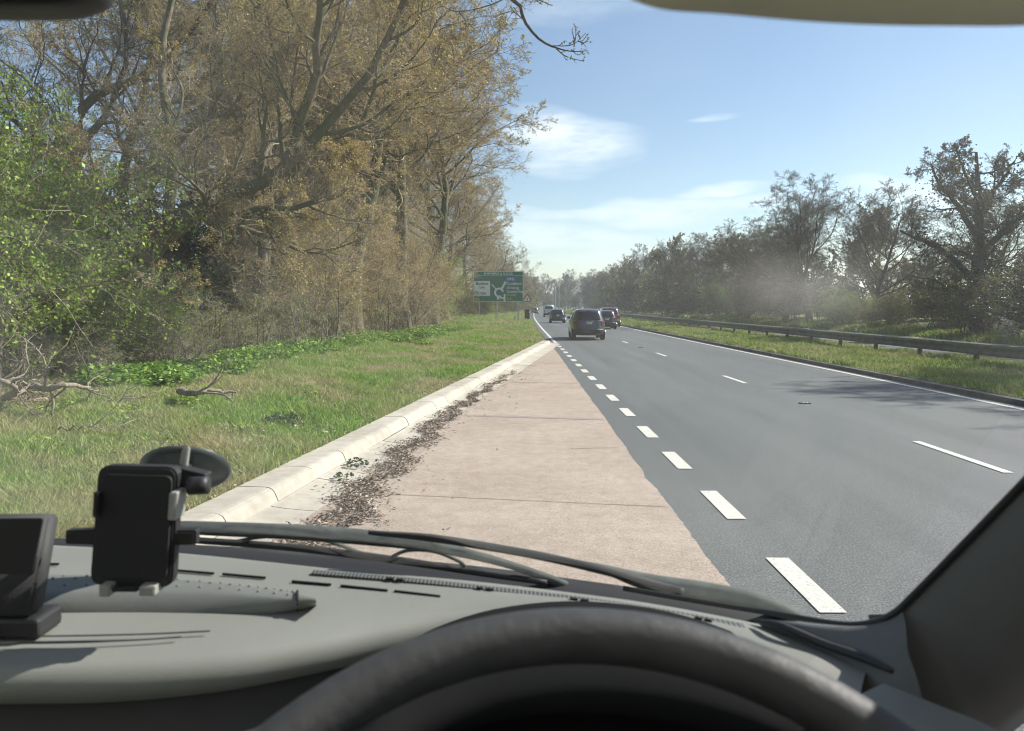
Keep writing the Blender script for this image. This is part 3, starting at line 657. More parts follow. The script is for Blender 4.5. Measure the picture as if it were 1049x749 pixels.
# leaf litter in the channel
def litter(n, yc, seed, f):
    rg = np.random.default_rng(seed); Y, off = f(rg, n); X = K(Y)+off
    zb = np.where(off < .45, .012+(.45-off).clip(0)*.08, .008)
    c = np.column_stack([X, Y, zb+rg.random(n)**2*.03+.004]); a = rg.uniform(0, 6.283, n)
    d = np.column_stack([np.cos(a), np.sin(a), rg.normal(0, .35, n)]); d = unit(d); b = unit(np.cross(d, np.column_stack([rg.normal(0, .4, n), rg.normal(0, .4, n), np.ones(n)])))
    s = .014*rg.uniform(.5, 1.8, (n, 1)); up = np.array([0, 0, .006])
    V = np.stack([c-d*s*1.2, c+b*s*.6+up, c+d*s*1.2, c-b*s*.6+up], 1).reshape(-1, 3)
    return V, np.arange(n*4).reshape(-1, 4)
def dense(rg, n):
    Y = 3.5+rg.beta(1.4, 2.4, n)*19
    c = np.interp(Y, [3, 6.5, 8.5, 12, 15, 22], [.92, .78, .58, .38, .32, .30]); w = np.interp(Y, [3, 6.5, 8.5, 12, 15, 22], [.20, .155, .115, .08, .05, .04])
    off = c+rg.normal(0, 1, n)*w*(.7+.5*np.sin(Y*2.3)**2)+.07*np.sin(Y*3.1)+.05*np.sin(Y*7.7); Y = Y+.0*off; thin = (np.sin(Y*4.3+off*6)+.8*np.sin(Y*9.1-off*11) > .9); off = np.where(thin, c-.06+rg.normal(0, .1, n), off); return Y, off.clip(.12, 1.9)
def loose(rg, n): return rg.uniform(4, 26, n), .5+rg.exponential(.35, n)
g_ = Geo(); g_.add(litter(14000, 0, 1, dense)); g_.add(litter(420, 0, 2, loose))
o = link('leaf_litter', g_.mesh('leaf_litter'), None, ['litter']); tag(o, 'dead brown leaves and twigs drifted along the kerb channel', 'leaf litter', kind='stuff')
# dead leaves and twigs on the soil by the hedge
def hedge_lit(n, seed):
    rg = np.random.default_rng(seed); Y = rg.uniform(10, 40, n); X = -8.2+rg.normal(0, .8, n); c = np.column_stack([X, Y, [vz(x, y)+.03 for x, y in zip(X, Y)]])+rg.random((n, 3))*.08
    d = unit(rg.normal(size=(n, 3))*[1, 1, .4]); b = unit(np.cross(d, rg.normal(size=(n, 3)))); s = rg.uniform(.02, .12, (n, 1))
    V = np.stack([c-d*s, c+b*.012, c+d*s, c-b*.012], 1).reshape(-1, 3); return V, np.arange(n*4).reshape(-1, 4)
g_ = Geo(); g_.add(hedge_lit(9000, 3)); o = link('hedge_litter', g_.mesh('hedge_litter'), None, ['litter']); tag(o, 'dry twigs and leaves on the ground below the left hedge', 'leaf litter', kind='stuff')

def verge_lit(n, seed):
    rg = np.random.default_rng(seed); Y = 5+rg.beta(1.1, 1.9, n)*28; kx = KX(Y); X = kx-rg.beta(.8, 2.2, n)*6; c = np.column_stack([X, Y, [vz(x, y)+.03 for x, y in zip(X, Y)]])+rg.random((n, 3))*[.05, .05, .04]
    d = unit(rg.normal(size=(n, 3))*[1, 1, .3]); b = unit(np.cross(d, rg.normal(size=(n, 3))*.5+[0, 0, 1])); s = rg.uniform(.01, .03, (n, 1))
    V = np.stack([c-d*s, c+b*s*.5, c+d*s, c-b*s*.5], 1).reshape(-1, 3); return V, np.arange(n*4).reshape(-1, 4)
g_ = Geo(); g_.add(verge_lit(5500, 5)); o = link('verge_litter', g_.mesh('verge_litter'), None, ['litter']); tag(o, 'scattered dead leaves in the grass of the left verge', 'leaf litter', kind='stuff')

# fallen branches
def dead_branch(pts, r, label, seed, kids=5):
    rg = np.random.default_rng(seed); base = Vector(pts[0]); e = empty('dead_branch', base); tag(e, label, 'fallen branch', 'fallen branches on the left verge')
    P = resample(rel(pts, base), 16)[None]; P[:, 1:] += rg.normal(0, .02, P[:, 1:].shape); Rr = np.linspace(r, r*.35, 16)[None]
    g1 = Geo(); g1.add(tubes(P, Rr, 8)); P1, R1, L1 = grow_children(rg, P, Rr, np.array([1.6]), kids, .15, 50, .6, 7, .35, .05, .55, minr=.008); g2 = g1; g2.add(tubes(P1, R1, 5))
    P2, R2, L2 = grow_children(rg, P1, R1, L1, 4, .2, 50, .5, 5, .35, .03, .6, minr=.006); g2.add(tubes(P2, R2, 4))
    bpy.data.objects.remove(e); e = link('dead_branch', g1.mesh('dead_limb'), None, [bark('dead_wood%d' % seed, (.16, .135, .105), (.32, .27, .21))]); e.location = base; tag(e, label, 'fallen branch', 'fallen branches on the left verge')
dead_branch([at(4, 408, .5), at(30, 396, .75), at(50, 398, .8), at(72, 394, .85), at(88, 398, .7), at(101, 400, .55)], .055, 'arched dead branch lying at the far left below the hawthorn', 1, 7)
dead_branch([at(-30, 405, .6), at(0, 390, 1.0), at(20, 402, .8), at(28, 398, .7)], .045, 'pale twisted dead branch cut by the left edge of the view', 2, 9)
dead_branch([at(184, 401, .45), at(200, 402, .5), at(214, 401, .5), at(243, 402, .45)], .06, 'short dead log with a stub lying in the grass by the nettles', 3, 3)
dead_branch([at(60, 440, .35), at(90, 437, .4), at(130, 436, .35)], .012, 'thin dry stick on the near verge grass', 4, 2)

# ------------------------------------------------------------------ crash barrier
e = empty('crash_barrier', (13.85, 20, .12)); tag(e, 'long dark steel crash barrier along the central strip, green with algae on top', 'crash barrier')
def by(y): return 13.75+cv(y)
wp = [(0, .74), (-.045, .735), (-.075, .70), (-.075, .655), (-.02, .60), (-.02, .555), (-.075, .50), (-.075, .455), (-.045, .42), (0, .415)]
wp2 = wp+[(-a+.14, b) for a, b in reversed(wp)]
ysb = np.arange(-20, 245, 3.2)
rows = [[(by(y)+a-13.85, y-20, b+.02-.12) for a, b in wp2] for y in ysb]
grid('beam', rows, e, ['steel'], smooth=False, close=True)
rows = [[(by(y)+a-13.85, y-20, b-.12) for a, b in ((-.05, .757), (.0, .775+.008*math.sin(y*5)), (.10, .777), (.19, .757))] for y in np.arange(-20, 242, .8)]
grid('algae_strip', rows, e, ['algae'])
pm = bmesh.new(); add_box(pm, (0, 0, .30), (.10, .14, .62), .006); pme = bpy.data.meshes.new('post'); pm.to_mesh(pme); pm.free(); pme.materials.append(M['steel'])
for y in ysb + 1.2:
    if y > 243: continue
    o = bpy.data.objects.new('post', pme); C.objects.link(o); o.parent = e; o.location = (by(y)+.07-13.85, y-20, -.02)

# ------------------------------------------------------------------ road sign
SY = 85.0
pl = dp(485, 309, SY); pr = dp(536, 309, SY); pt = dp(485, 278, SY)
SW_, SH = pr.x-pl.x, pt.z-pl.z; cx = (pl.x+pr.x)/2
gz = vz(cx, SY)
e = empty('direction_sign', (cx, SY, gz)); tag(e, 'large green roundabout direction sign on posts at the verge', 'road sign')
zb = pl.z-gz
box('panel', (0, 0, zb+SH/2), (SW_, .06, SH), 'sign_green', e, .01)
bm = bmesh.new(); t = .045
for c_, s_ in (((0, -.035, zb+.03), (SW_-.04, .008, t)), ((0, -.035, zb+SH-.03), (SW_-.04, .008, t)), ((-SW_/2+.03, -.035, zb+SH/2), (t, .008, SH-.06-t)), ((SW_/2-.03, -.035, zb+SH/2), (t, .008, SH-.06-t)), ((0, -.035, zb+SH*.85), (SW_-.07-t, .008, t*.8))): add_box(bm, c_, s_)
bm_obj('border', bm, e, ['sign_white'])
lx, lz0, lz1 = -SW_*.325, zb+SH*.19, zb+SH*.68
box('local_panel', (lx, -.037, (lz0+lz1)/2), (SW_*.32, .008, lz1-lz0), 'sign_white', e)
box('motorway_patch', (SW_*.25, -.037, zb+SH*.745), (SW_*.19, .008, SH*.11), 'sign_blue', e)
def text(s, x, z, size, mat, al='LEFT', parent=e, y=-.047):
    cu = bpy.data.curves.new('lettering', 'FONT'); cu.body = s; cu.size = size; cu.align_x = al; cu.align_y = 'CENTER'; cu.extrude = .003; cu.offset = .004*size/.3
    o = bpy.data.objects.new('lettering', cu); C.objects.link(o); o.parent = parent; o.location = (x, y, z); o.rotation_euler = (R(90), 0, 0); cu.materials.append(M[mat]); bpy.context.view_layer.update(); me = bpy.data.meshes.new_from_object(o.evaluated_get(bpy.context.evaluated_depsgraph_get())); m4 = o.matrix_basis.copy(); bpy.data.objects.remove(o); o = bpy.data.objects.new('lettering', me); C.objects.link(o); o.parent = parent; o.matrix_basis = m4; return o
text('SHEPHERD & FLOCK', 0, zb+SH*.918, .36, 'sign_white', 'CENTER')
text('Badshot', lx, zb+SH*.595, .42, 'sign_black', 'CENTER'); text('Lea', lx, zb+SH*.475, .42, 'sign_black', 'CENTER'); text('A 324', lx-.1, zb+SH*.265, .42, 'sign_black', 'CENTER')
rx = SW_*.165
text('(M3)', SW_*.25, zb+SH*.745, .42, 'sign_white', 'CENTER')
text('Guildford', rx, zb+SH*.585, .43, 'sign_white'); text('Woking', rx, zb+SH*.45, .43, 'sign_white'); text('Camberley', rx, zb+SH*.335, .43, 'sign_white')
text('(A 331)', rx, zb+SH*.22, .36, 'sign_yellow'); text('A 31', rx, zb+SH*.095, .36, 'sign_yellow')
# roundabout diagram
def ring(bm, c, r0, r1, a0, a1, y, n=28):
    vs = []
    for i in range(n+1):
        a = R(a0+(a1-a0)*i/n); vs.append((bm.verts.new((c[0]+r0*math.cos(a), y, c[1]+r0*math.sin(a))), bm.verts.new((c[0]+r1*math.cos(a), y, c[1]+r1*math.sin(a)))))
    for i in range(n): bm.faces.new((vs[i][0], vs[i][1], vs[i+1][1], vs[i+1][0]))
def bar(bm, a, b, w, y):
    d = Vector((b[0]-a[0], b[1]-a[1])).normalized(); n_ = Vector((-d.y, d.x))*w/2
    bm.faces.new([bm.verts.new((p[0]+s*n_.x, y, p[1]+s*n_.y)) for p, s in ((a, 1), (a, -1), (b, -1), (b, 1))])
bm = bmesh.new(); rc = (SW_*.015, zb+SH*.30); rr_ = SW_*.083
ring(bm, rc, rr_*.72, rr_*1.2, 12, 300, -.046)
bar(bm, (rc[0]-rr_*.75, rc[1]+rr_*.8), (rc[0]-rr_*1.75, rc[1]+rr_*2.0), .13, -.043)
bar(bm, (rc[0]+rr_*.6, rc[1]+rr_*.8), (rc[0]+rr_*1.6, rc[1]+rr_*2.6), .24, -.043)
bar(bm, (rc[0]-rr_*.3, rc[1]-rr_*1.0), (rc[0]-rr_*.2, rc[1]-rr_*1.7), .24, -.043)
bar(bm, (rc[0]+rr_*.1, rc[1]-rr_*1.25), (rc[0]+rr_*1.3, rc[1]-rr_*1.35), .16, -.040)
bar(bm, (rc[0]+rr_*1.35, rc[1]-rr_*.4), (rc[0]+rr_*1.3, rc[1]-rr_*2.3), .20, -.0375)
bmesh.ops.recalc_face_normals(bm, faces=bm.faces); bm_obj('route_diagram', bm, e, ['sign_white'])
for px in (491, 509, 531):
    x = dp(px, 309, SY).x-cx
    box('post', (x, .09, (zb+SH-.2)/2-.1), (.14, .10, zb+SH-.2), 'galv', e, .01)

# small signs beyond
p = dp(540, 320, 98); z0 = vz(p.x, 98)
e = empty('warning_sign', (p.x, 98, z0)); tag(e, 'red bordered triangular warning sign just right of the big green sign', 'road sign')
box('post', (0, .05, 1.3), (.08, .08, 2.8), 'galv', e)
def tri(name, s, y, mat, zc):
    bm = bmesh.new(); f = [[bm.verts.new((x*s, yy_, zc+z*s)) for x, z in ((-.5, -.29), (.5, -.29), (0, .577))] for yy_ in (y, y+.01)]
    bm.faces.new(f[0]); bm.faces.new(f[1][::-1])
    for i in range(3): bm.faces.new((f[0][i], f[0][(i+1) % 3], f[1][(i+1) % 3], f[1][i]))
    bmesh.ops.recalc_face_normals(bm, faces=bm.faces); bm_obj(name, bm, e, [mat])
tri('red_border', 1.3, -.02, 'sign_red', 2.65); tri('white_face', .92, -.034, 'sign_white', 2.65)
box('symbol', (0, -.040, 2.6), (.09, .004, .34), 'sign_black', e)
p = dp(540, 322, 92); z0 = vz(p.x, 92)
e = empty('roadside_cabinet', (p.x, 92, z0)); tag(e, 'dark green roadside cabinet beside the right post of the big sign', 'cabinet')
box('housing', (0, 0, .62), (.62, .4, 1.24), 'sign_black', e, .02); box('lid', (0, 0, 1.275), (.68, .46, .06), 'sign_black', e, .01); box('door', (0, -.21, .62), (.52, .015, 1.08), 'sign_black', e, .004)
p = dp(543.2, 325, 90)
e = empty('marker_post', (p.x, 90, vz(p.x, 90))); tag(e, 'short white marker post with a round reflector by the road edge', 'marker post')
box('post', (0, 0, .5), (.1, .05, 1.0), 'sign_white', e, .01)
bm = bmesh.new(); bmesh.ops.create_cone(bm, cap_ends=True, segments=20, radius1=.15, radius2=.15, depth=.03, matrix=Matrix.Translation((0, -.045, 1.06)) @ Matrix.Rotation(R(90), 4, 'X')); bm_obj('reflector', bm, e, ['sign_white'])
p = dp(527.5, 325, 84)
e = empty('stub_post', (p.x, 84, vz(p.x, 84))); tag(e, 'short dark stub post under the big green sign', 'post'); box('shaft', (0, 0, .22), (.09, .09, .5), 'steel', e, .01); box('cap', (0, 0, .48), (.12, .12, .03), 'steel', e, .006)

# street lamps far off
for i, (px, ty) in enumerate([(549.5, 297), (566.4, 294.7), (568.8, 293.5), (572.6, 291)]):
    Y = 290-12*i; b = dp(px, 313, Y); h = dp(px, ty, Y).z
    e = empty('street_lamp', (b.x, Y, .1)); tag(e, ['leftmost far street lamp, alone above the red car', 'street lamp left of the close far pair', 'street lamp right of the close far pair', 'rightmost far street lamp above the dark hatchback'][i], 'street lamp', 'street lamps at the far roundabout')
    tube('pole', [(0, 0, 0), (0, 0, h*.5), (0, 0, h-.2)], [.14, .10, .07], 'galv', e, 6, 8)
    tube('arm', [(0, 0, h-.2), (.25, -.1, h), (.9, -.2, h+.08)], .06, 'galv', e, 6, 6); box('lantern', (1.15, -.25, h+.07), (.65, .25, .14), 'sign_back', e, .03)

# ------------------------------------------------------------------ vehicles
def outline(yr, yf, w, n=56, ex=3.7):
    out = []; cy = (yr+yf)/2; hy = (yf-yr)/2
    for i in range(n):
        a = 2*math.pi*i/n-math.pi/2; c, s = math.cos(a), math.sin(a)
        out.append((w*math.copysign(abs(c)**(2/ex), c), cy+hy*math.copysign(abs(s)**(2/ex), s)))
    return out
def vehicle(name, x, y, rz, lv, W, paint, label, glass=((8, 10)), rails=False, tl=(.85, 1.1), wr=.34, wb=(.85, 3.6), bumper=(.36, .62), plate_z=.88, van=False, light_h=.24, group='traffic ahead'):
    e = empty(name, (x, y, 0), rz); tag(e, label, 'van' if van else 'car', group)
    n = 56
    def lev(z):
        zs = [l[0] for l in lv]; return [float(np.interp(z, zs, [l[i] for l in lv])) for i in (1, 2, 3)]
    zs = [l[0] for l in lv]; rows = []
    for l in lv: rows.append([(a, b, l[0]) for a, b in outline(l[1], l[2], l[3], n)])
    V = [p for r in rows for p in r]; Q = []
    for i in range(len(rows)-1):
        for j in range(n): Q.append((i*n+j, i*n+(j+1) % n, (i+1)*n+(j+1) % n, (i+1)*n+j))
    me = npmesh('body', V, Q); bm = bmesh.new(); bm.from_mesh(me)
    bm.verts.ensure_lookup_table(); bm.faces.new([bm.verts[(len(rows)-1)*n+j] for j in range(n)]); bm.faces.new([bm.verts[j] for j in range(n-1, -1, -1)])
    bmesh.ops.recalc_face_normals(bm, faces=bm.faces)
    bm_obj('body', bm, e, [paint], True)
    def patch(nm, z0, z1, a0, a1, off, mat, na=18, nz=6, par=e):
        rw = []
        for k in range(nz+1):
            z = z0+(z1-z0)*k/nz; yr, yf, w = lev(z); cy, hy = (yr+yf)/2, (yf-yr)/2; r_ = []
            for q in range(na+1):
                a = R(a0+(a1-a0)*q/na); c, s = math.cos(a), math.sin(a)
                px_ = (w+off)*math.copysign(abs(c)**(2/3.7), c); py_ = cy+(hy+off)*math.copysign(abs(s)**(2/3.7), s); r_.append((px_, py_, z))
            rw.append(r_)
        o = grid(nm, rw, par, [mat], smooth=True); md = o.modifiers.new('s', 'SOLIDIFY'); md.thickness = .012; md.offset = 0; return o
    gz0, gz1 = glass
    # a: -90 is rear centre, 90 front centre; |cos|^(.44) so +-27deg spans most of the width
    patch('rear_window', gz0+.02, gz1, -90-31, -90+31, .006, 'carglass')
    if not van: patch('windscreen', gz0+.02, gz1, 90-31, 90+31, .006, 'carglass')
    for s in (1, -1):
        c0 = 0 if s > 0 else 180
        patch('side_window', gz0+.02, gz1-.02, c0-38 if not van else c0+20*s, c0+6, .004, 'carglass'); 
        if not van: patch('side_window', gz0+.02, gz1-.02, c0+9, c0+38, .004, 'carglass')
        ac = -90+s*39
        patch('tail_light', tl[0], tl[1], ac-8, ac+8, .012, 'lens', 8, 3)
    patch('bumper', bumper[0], bumper[1], -90-50, -90+50, .035, 'trimblack' if not van else 'trimblack', 24, 4)
    patch('number_plate', plate_z, plate_z+.12, -90-1.9, -90+1.9, .02, 'plate', 4, 1)
    for s in (-1, 1):
        for yy_ in wb:
            w = lev(wr)[2]; cc = (s*(w-.10), yy_, wr)
            bm = bmesh.new(); bmesh.ops.create_cone(bm, cap_ends=True, segments=28, radius1=wr, radius2=wr, depth=.24, matrix=Matrix.Translation(cc) @ Matrix.Rotation(R(90), 4, 'Y'))
            bmesh.ops.bevel(bm, geom=[ed for ed in bm.edges if ed.calc_face_angle(0) > 1], offset=.03, segments=2, affect='EDGES'); wo = bm_obj('wheel', bm, e, ['tyre'], False)
            bm = bmesh.new(); bmesh.ops.create_cone(bm, cap_ends=True, segments=20, radius1=wr*.66, radius2=wr*.6, depth=.03, matrix=Matrix.Translation((cc[0]+s*.128, cc[1], cc[2])) @ Matrix.Rotation(R(90)*s, 4, 'Y')); bm_obj('rim', bm, wo, ['alloy'])
        w = lev(gz0)[2]; yf = lev(gz0)[1]
        box('door_mirror', (s*(w+.05), yf-.35 if not van else yf-.7, gz0+.10), (.18, .10, .14 if not van else .26), paint, e, .03)
        if rails: tube('roof_rail', [(s*.62, .6, zs[-1]-.06), (s*.66, .9, zs[-1]+.02), (s*.66, 1.9, zs[-1]+.03), (s*.62, 2.4, zs[-1]-.04)], .016, 'alloy', e, 12, 6)
    yr = lev(gz1)[0]
    if not van: patch('high_brake_light', gz1+.015, gz1+.04, -90-2.5, -90+2.5, .012, 'lens', 4, 1)
    patch('tailgate_trim', plate_z+.14, plate_z+.17, -90-4, -90+4, .015, 'alloy', 6, 1)
    return e
suv = [(.27, .14, 4.5, .80), (.34, .04, 4.62, .90), (.45, .0, 4.68, .94), (.60, .0, 4.70, .955), (.72, .05, 4.68, .965), (.86, .07, 4.62, .975), (.98, .09, 4.5, .965), (1.06, .10, 3.9, .945), (1.09, .12, 3.55, .92), (1.25, .19, 3.25, .86), (1.42, .28, 2.95, .80), (1.56, .37, 2.7, .75), (1.64, .46, 2.5, .70), (1.69, .62, 2.25, .58), (1.715, .95, 1.9, .32)]
hat = [(a*.88, b, c*.9, d*.92) for a, b, c, d in suv]
vanl = [(.28, .08, 4.9, .82), (.4, .0, 4.98, .93), (.6, .0, 5.0, .96), (.95, .03, 4.9, .96), (1.15, .04, 4.3, .95), (1.3, .05, 4.05, .94), (1.7, .09, 3.7, .88), (1.9, .14, 3.4, .82), (1.97, .3, 3.1, .70), (1.99, .6, 2.6, .4)]
P_dark = carpaint('graphite_paint', (.06, .074, .09)); P_blue = carpaint('dark_blue_paint', (.03, .04, .06)); P_red = carpaint('dark_red_paint', (.07, .018, .022)); P_mar = carpaint('maroon_paint', (.055, .024, .03)); P_w = carpaint('pale_blue_van_paint', (.42, .50, .58)); P_r2 = carpaint('brick_red_paint', (.22, .05, .04))
vehicle('estate_car', 3.92, 41.2, R(-1), suv, 1.95, P_dark, 'dark grey estate car, nearest in the lane ahead, with silver roof rails', (1.10, 1.58), True, (.80, 1.08), .35, (.95, 3.75))
vehicle('parked_car'.replace('parked_', 'hatchback_'), 4.35+.0, 81.5, R(-1), hat, 1.8, P_blue, 'dark blue hatchback farther on in the left lane', (.97, 1.39), False, (.72, .94), .32, (.85, 3.3), (.32, .54), .74)
vehicle('saloon_car', 7.15, 60.5, R(-1), hat, 1.8, P_mar, 'maroon car in the right lane half hidden by the dark estate', (.97, 1.39), False, (.72, .94), .32, (.85, 3.3), (.32, .54), .74)
vehicle('people_carrier', 8.35, 67.5, R(-1), suv, 1.95, P_red, 'dark red tall car, rightmost in the right lane', (1.10, 1.58), True, (.8, 1.08), .34, (.95, 3.75))
vehicle('panel_van', 5.2, 125, R(-2), vanl, 1.95, P_w, 'pale blue van in the left lane beyond the dark hatchback', (1.32, 1.75), False, (.85, 1.15), .34, (.95, 3.9), (.34, .6), .9, True)
vehicle('hatchback_car', 3.75, 165, R(-2), hat, 1.8, P_r2, 'small brick red car farthest along the left lane', (.97, 1.39), False, (.72, .94), .32, (.85, 3.3), (.32, .54), .74)

exec_interior = True
# ------------------------------------------------------------------ the van we sit in
van = empty('camper_van', (0, 0, 0)); tag(van, 'camper van cab seen from the driving seat, with grey dashboard and black wheel', 'camper van')
DZ = EYE.z-.32
def row(pts, z=None, n=60, dz=0):
    P = [at(a, b, (z if z is not None else DZ)+dz) for a, b in pts]
    return catmull(P, n)
back = [(-500, 539), (-200, 548), (0, 556), (176, 566), (353, 584), (480, 595), (600, 609), (683, 621), (780, 640), (831, 655), (892, 680)]
front = [(-1000, 688), (-300, 681), (0, 678), (120, 676), (227, 667), (317, 652), (400, 636), (480, 626), (600, 632), (683, 648), (760, 672), (820, 694), (880, 716)]
rb = row(back, dz=-.003); rf = row(front)
rows = []
rows.append(rb+np.array([0, .06, -.05])); rows.append(rb)
for f in (.06, .2, .4, .6, .8, .92): rows.append(rb*(1-f)+rf*f+np.array([0, 0, .006*math.sin(f*math.pi)]))
roll = .019
for a in (0, 15, 30, 45, 60, 75, 90, 110, 135):
    d = np.array([0, -roll*math.sin(R(a)), -roll*(1-math.cos(R(a)))]); rows.append(rf+d)
grid('dashboard_top', rows, van, ['dash'])
lf = rows[-1]
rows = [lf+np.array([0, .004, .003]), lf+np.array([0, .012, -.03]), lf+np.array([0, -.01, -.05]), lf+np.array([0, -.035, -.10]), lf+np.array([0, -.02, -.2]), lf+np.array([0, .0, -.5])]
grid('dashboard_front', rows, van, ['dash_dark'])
# seam on the lower dash
# groove lines and air slots
def ribbon(name, pts, w, mat, z=.0045, par=van, n=24, th=.0025):
    P = row(pts, dz=z, n=n); rows = [P+np.array([0, w/2, -th]), P+np.array([0, w/2, 0]), P+np.array([0, -w/2, 0]), P+np.array([0, -w/2, -th])]
    return grid(name, rows, par, [mat], smooth=False)
for a in ([(-80, 583.5), (-20, 576), (60, 577)], [(100, 580), (165, 583)], [(176, 583), (219, 586.5)], [(228, 587), (272, 591)], [(299, 594.5), (339, 598)], [(349, 599), (397, 604)], [(404, 604.5), (451, 610)]): ribbon('air_slot', a, .0024, 'slot', .0062)
ribbon('dash_groove', [(-120, 653), (60, 651), (150, 649), (215, 646)], .0018, 'dash_dark', .0066, th=.001); ribbon('dash_groove', [(-120, 660), (60, 658), (140, 655), (185, 652)], .0018, 'dash_dark', .0064, th=.001)
# ribbed defroster strip
def ribmat():
    m, nt, bs = nodes('ribbed_grille'); p = pos(nt, True); w = N(nt, 'ShaderNodeTexWave'); w.bands_direction = 'X'; w.inputs['Scale'].default_value = 70; nt.links.new(p, w.inputs[0])
    nt.links.new(ramp(nt, w.outputs['Fac'], [(.4, (.03, .032, .031)), (.6, (.14, .145, .138))]), bs.inputs['Base Color']); bs.inputs['Roughness'].default_value = .6; return m
M['rib'] = ribmat()
ribbon('defroster_grille', [(320, 585.5), (400, 592), (480, 600), (600, 614), (683, 626.5), (762, 641)], .011, 'rib', .0040, n=60)
for a in ([(396, 591.5), (403, 592.2)], [(406, 592.5), (413, 593.2)], [(488, 601), (495, 602)], [(498, 602.3), (505, 603.1)], [(584, 612), (592, 613)], [(595, 613.4), (603, 614.4)], [(712, 631.5), (719, 633)], [(722, 633.4), (729, 635)]): ribbon('grille_hole', a, .0036, 'slot', .0062, n=6)
# raised tray
tr = [(-60, 610), (40, 604), (160, 602), (250, 604), (300, 608), (325, 613)]
def trayrow(pts, z): return row(pts, dz=z, n=40)
top_b = trayrow([(-60, 592), (40, 589), (130, 590), (220, 597), (290, 606), (322, 614)], .010)
top_f = trayrow([(-60, 610), (40, 606), (130, 604), (220, 606), (290, 612), (324, 617)], .020)
bot_f = trayrow([(-60, 632), (40, 628), (130, 627), (220, 628), (290, 628), (325, 620)], .004)
rows = [top_b+np.array([0, .01, -.012]), top_b, (top_b+top_f)/2+np.array([0, 0, .004]), top_f, top_f*.8+bot_f*.2+np.array([0, -.003, .001]), top_f*.35+bot_f*.65+np.array([0, -.004, 0]), bot_f]
tray = grid('storage_tray', rows, van, ['dash_lid'])
bm = bmesh.new(); bm.from_mesh(tray.data); mid = (top_b+top_f)/2
for i in range(2, 34):
    for f in (.25, .5, .8):
        if (i+int(f*10)) % 2: continue
        c = top_b[i]*(1-f)+top_f[i]*f+np.array([0, 0, .0008+.004*(1-abs(2*f-1))]); bmesh.ops.create_icosphere(bm, subdivisions=1, radius=.0016, matrix=Matrix.Translation(Vector(c)))
bm.to_mesh(tray.data); bm.free()
tube('tray_seam', [tuple(top_b[34]+[0, 0, .002]), tuple(mid[34]+[0, 0, .006]), tuple(top_f[34]+[0, -.001, .001]), tuple(bot_f[34]+[0, -.002, .002])], .0014, 'slot', tray, 12, 6)
# right end of the dash: corner pieces
tube('corner_trim', [dp(775, 636, .725), dp(800, 641, .70), dp(845, 660, .67), dp(880, 672, .64), dp(915, 688, .61)], [.002, .0035, .004, .004, .002], 'blackp', van, 20, 12)
rows = []
for pts, Y in (([(905, 700), (960, 722), (1010, 742), (1060, 770)], .57), ([(880, 712), (930, 740), (985, 775), (1040, 810)], .545), ([(870, 740), (915, 775), (970, 810), (1020, 850)], .52), ([(860, 800), (905, 830), (960, 860), (1010, 900)], .50)):
    rows.append(catmull([dp(a, b, Y-.02*i) for i, (a, b) in enumerate(pts)], 20))
grid('dash_end', rows, van, ['dash_lid'])
# instrument hood behind the wheel
hood_t = [dp(640, 655, .66), dp(700, 668, .645), dp(760, 688, .63), dp(820, 712, .60), dp(880, 742, .57)]
H0 = catmull(hood_t, 24); rows = [H0+np.array([0, .03, -.005]), H0, H0+np.array([0, -.012, -.006]), H0+np.array([0, -.018, -.018]), H0+np.array([0, -.01, -.04]), H0+np.array([0, 0, -.12])]
grid('hood_edge', rows, van, ['dash'])
H1 = catmull([dp(350, 765, .58), dp(390, 720, .61), dp(440, 690, .64), dp(510, 668, .66), dp(600, 660, .66), dp(700, 672, .64), dp(790, 702, .61), dp(870, 745, .57), dp(900, 790, .54)], 34)
grid('instrument_hood', [H1+np.array([0, .10, .0]), H1, H1+np.array([0, -.05, -.01]), H1+np.array([0, -.06, -.03]), H1+np.array([0, -.03, -.05]), H1+np.array([0, -.02, -.09]), H1+np.array([0, -.10, -.14]), H1+np.array([0, -.10, -.5])], van, ['hood'])

# steering wheel
th = R(40); Rw = .220
top = dp(593, 651, .395); u = Vector((0, math.cos(th), math.sin(th))); wc = top-u*Rw
ww = None
a = np.linspace(0, 2*np.pi, 97)[:-1]
P = np.array([list(wc+Vector((1, 0, 0))*Rw*math.sin(t)+u*Rw*math.cos(t)) for t in a]+[list(wc+u*Rw)])
nrm = np.array(Vector((1, 0, 0)).cross(u)); sd = 16; V = []
for i, t in enumerate(a):
    rad = np.array(Vector((1, 0, 0))*math.sin(t)+u*math.cos(t))
    for j in range(sd):
        b = 2*math.pi*j/sd; V.append(P[i]+.0150*(math.cos(b)*rad*.95+math.sin(b)*nrm*1.0))
Q = [(i*sd+j, i*sd+(j+1) % sd, ((i+1) % 96)*sd+(j+1) % sd, ((i+1) % 96)*sd+j) for i in range(96) for j in range(sd)]
sw = link('steering_wheel', npmesh('steering_wheel', V, Q), van, ['wheel'])
bm = bmesh.new(); bmesh.ops.create_uvsphere(bm, u_segments=32, v_segments=16, radius=1); Rm = Matrix((Vector((1, 0, 0)), u, Vector(nrm))).transposed().to_4x4()
bmesh.ops.transform(bm, matrix=Matrix.Translation(wc-Vector(nrm)*.02) @ Rm @ Matrix.Diagonal((.085, .075, .03, 1)), verts=bm.verts); bm_obj('hub', bm, sw, ['blackp'], True)
for ang_ in (100, 260, 180):
    t = R(ang_); rad = Vector((1, 0, 0))*math.sin(t)+u*math.cos(t)
    tube('spoke', [tuple(wc+rad*.07-Vector(nrm)*.015), tuple(wc+rad*.14-Vector(nrm)*.008), tuple(wc+rad*Rw)], [.024, .017, .012], 'blackp', sw, 10, 10)
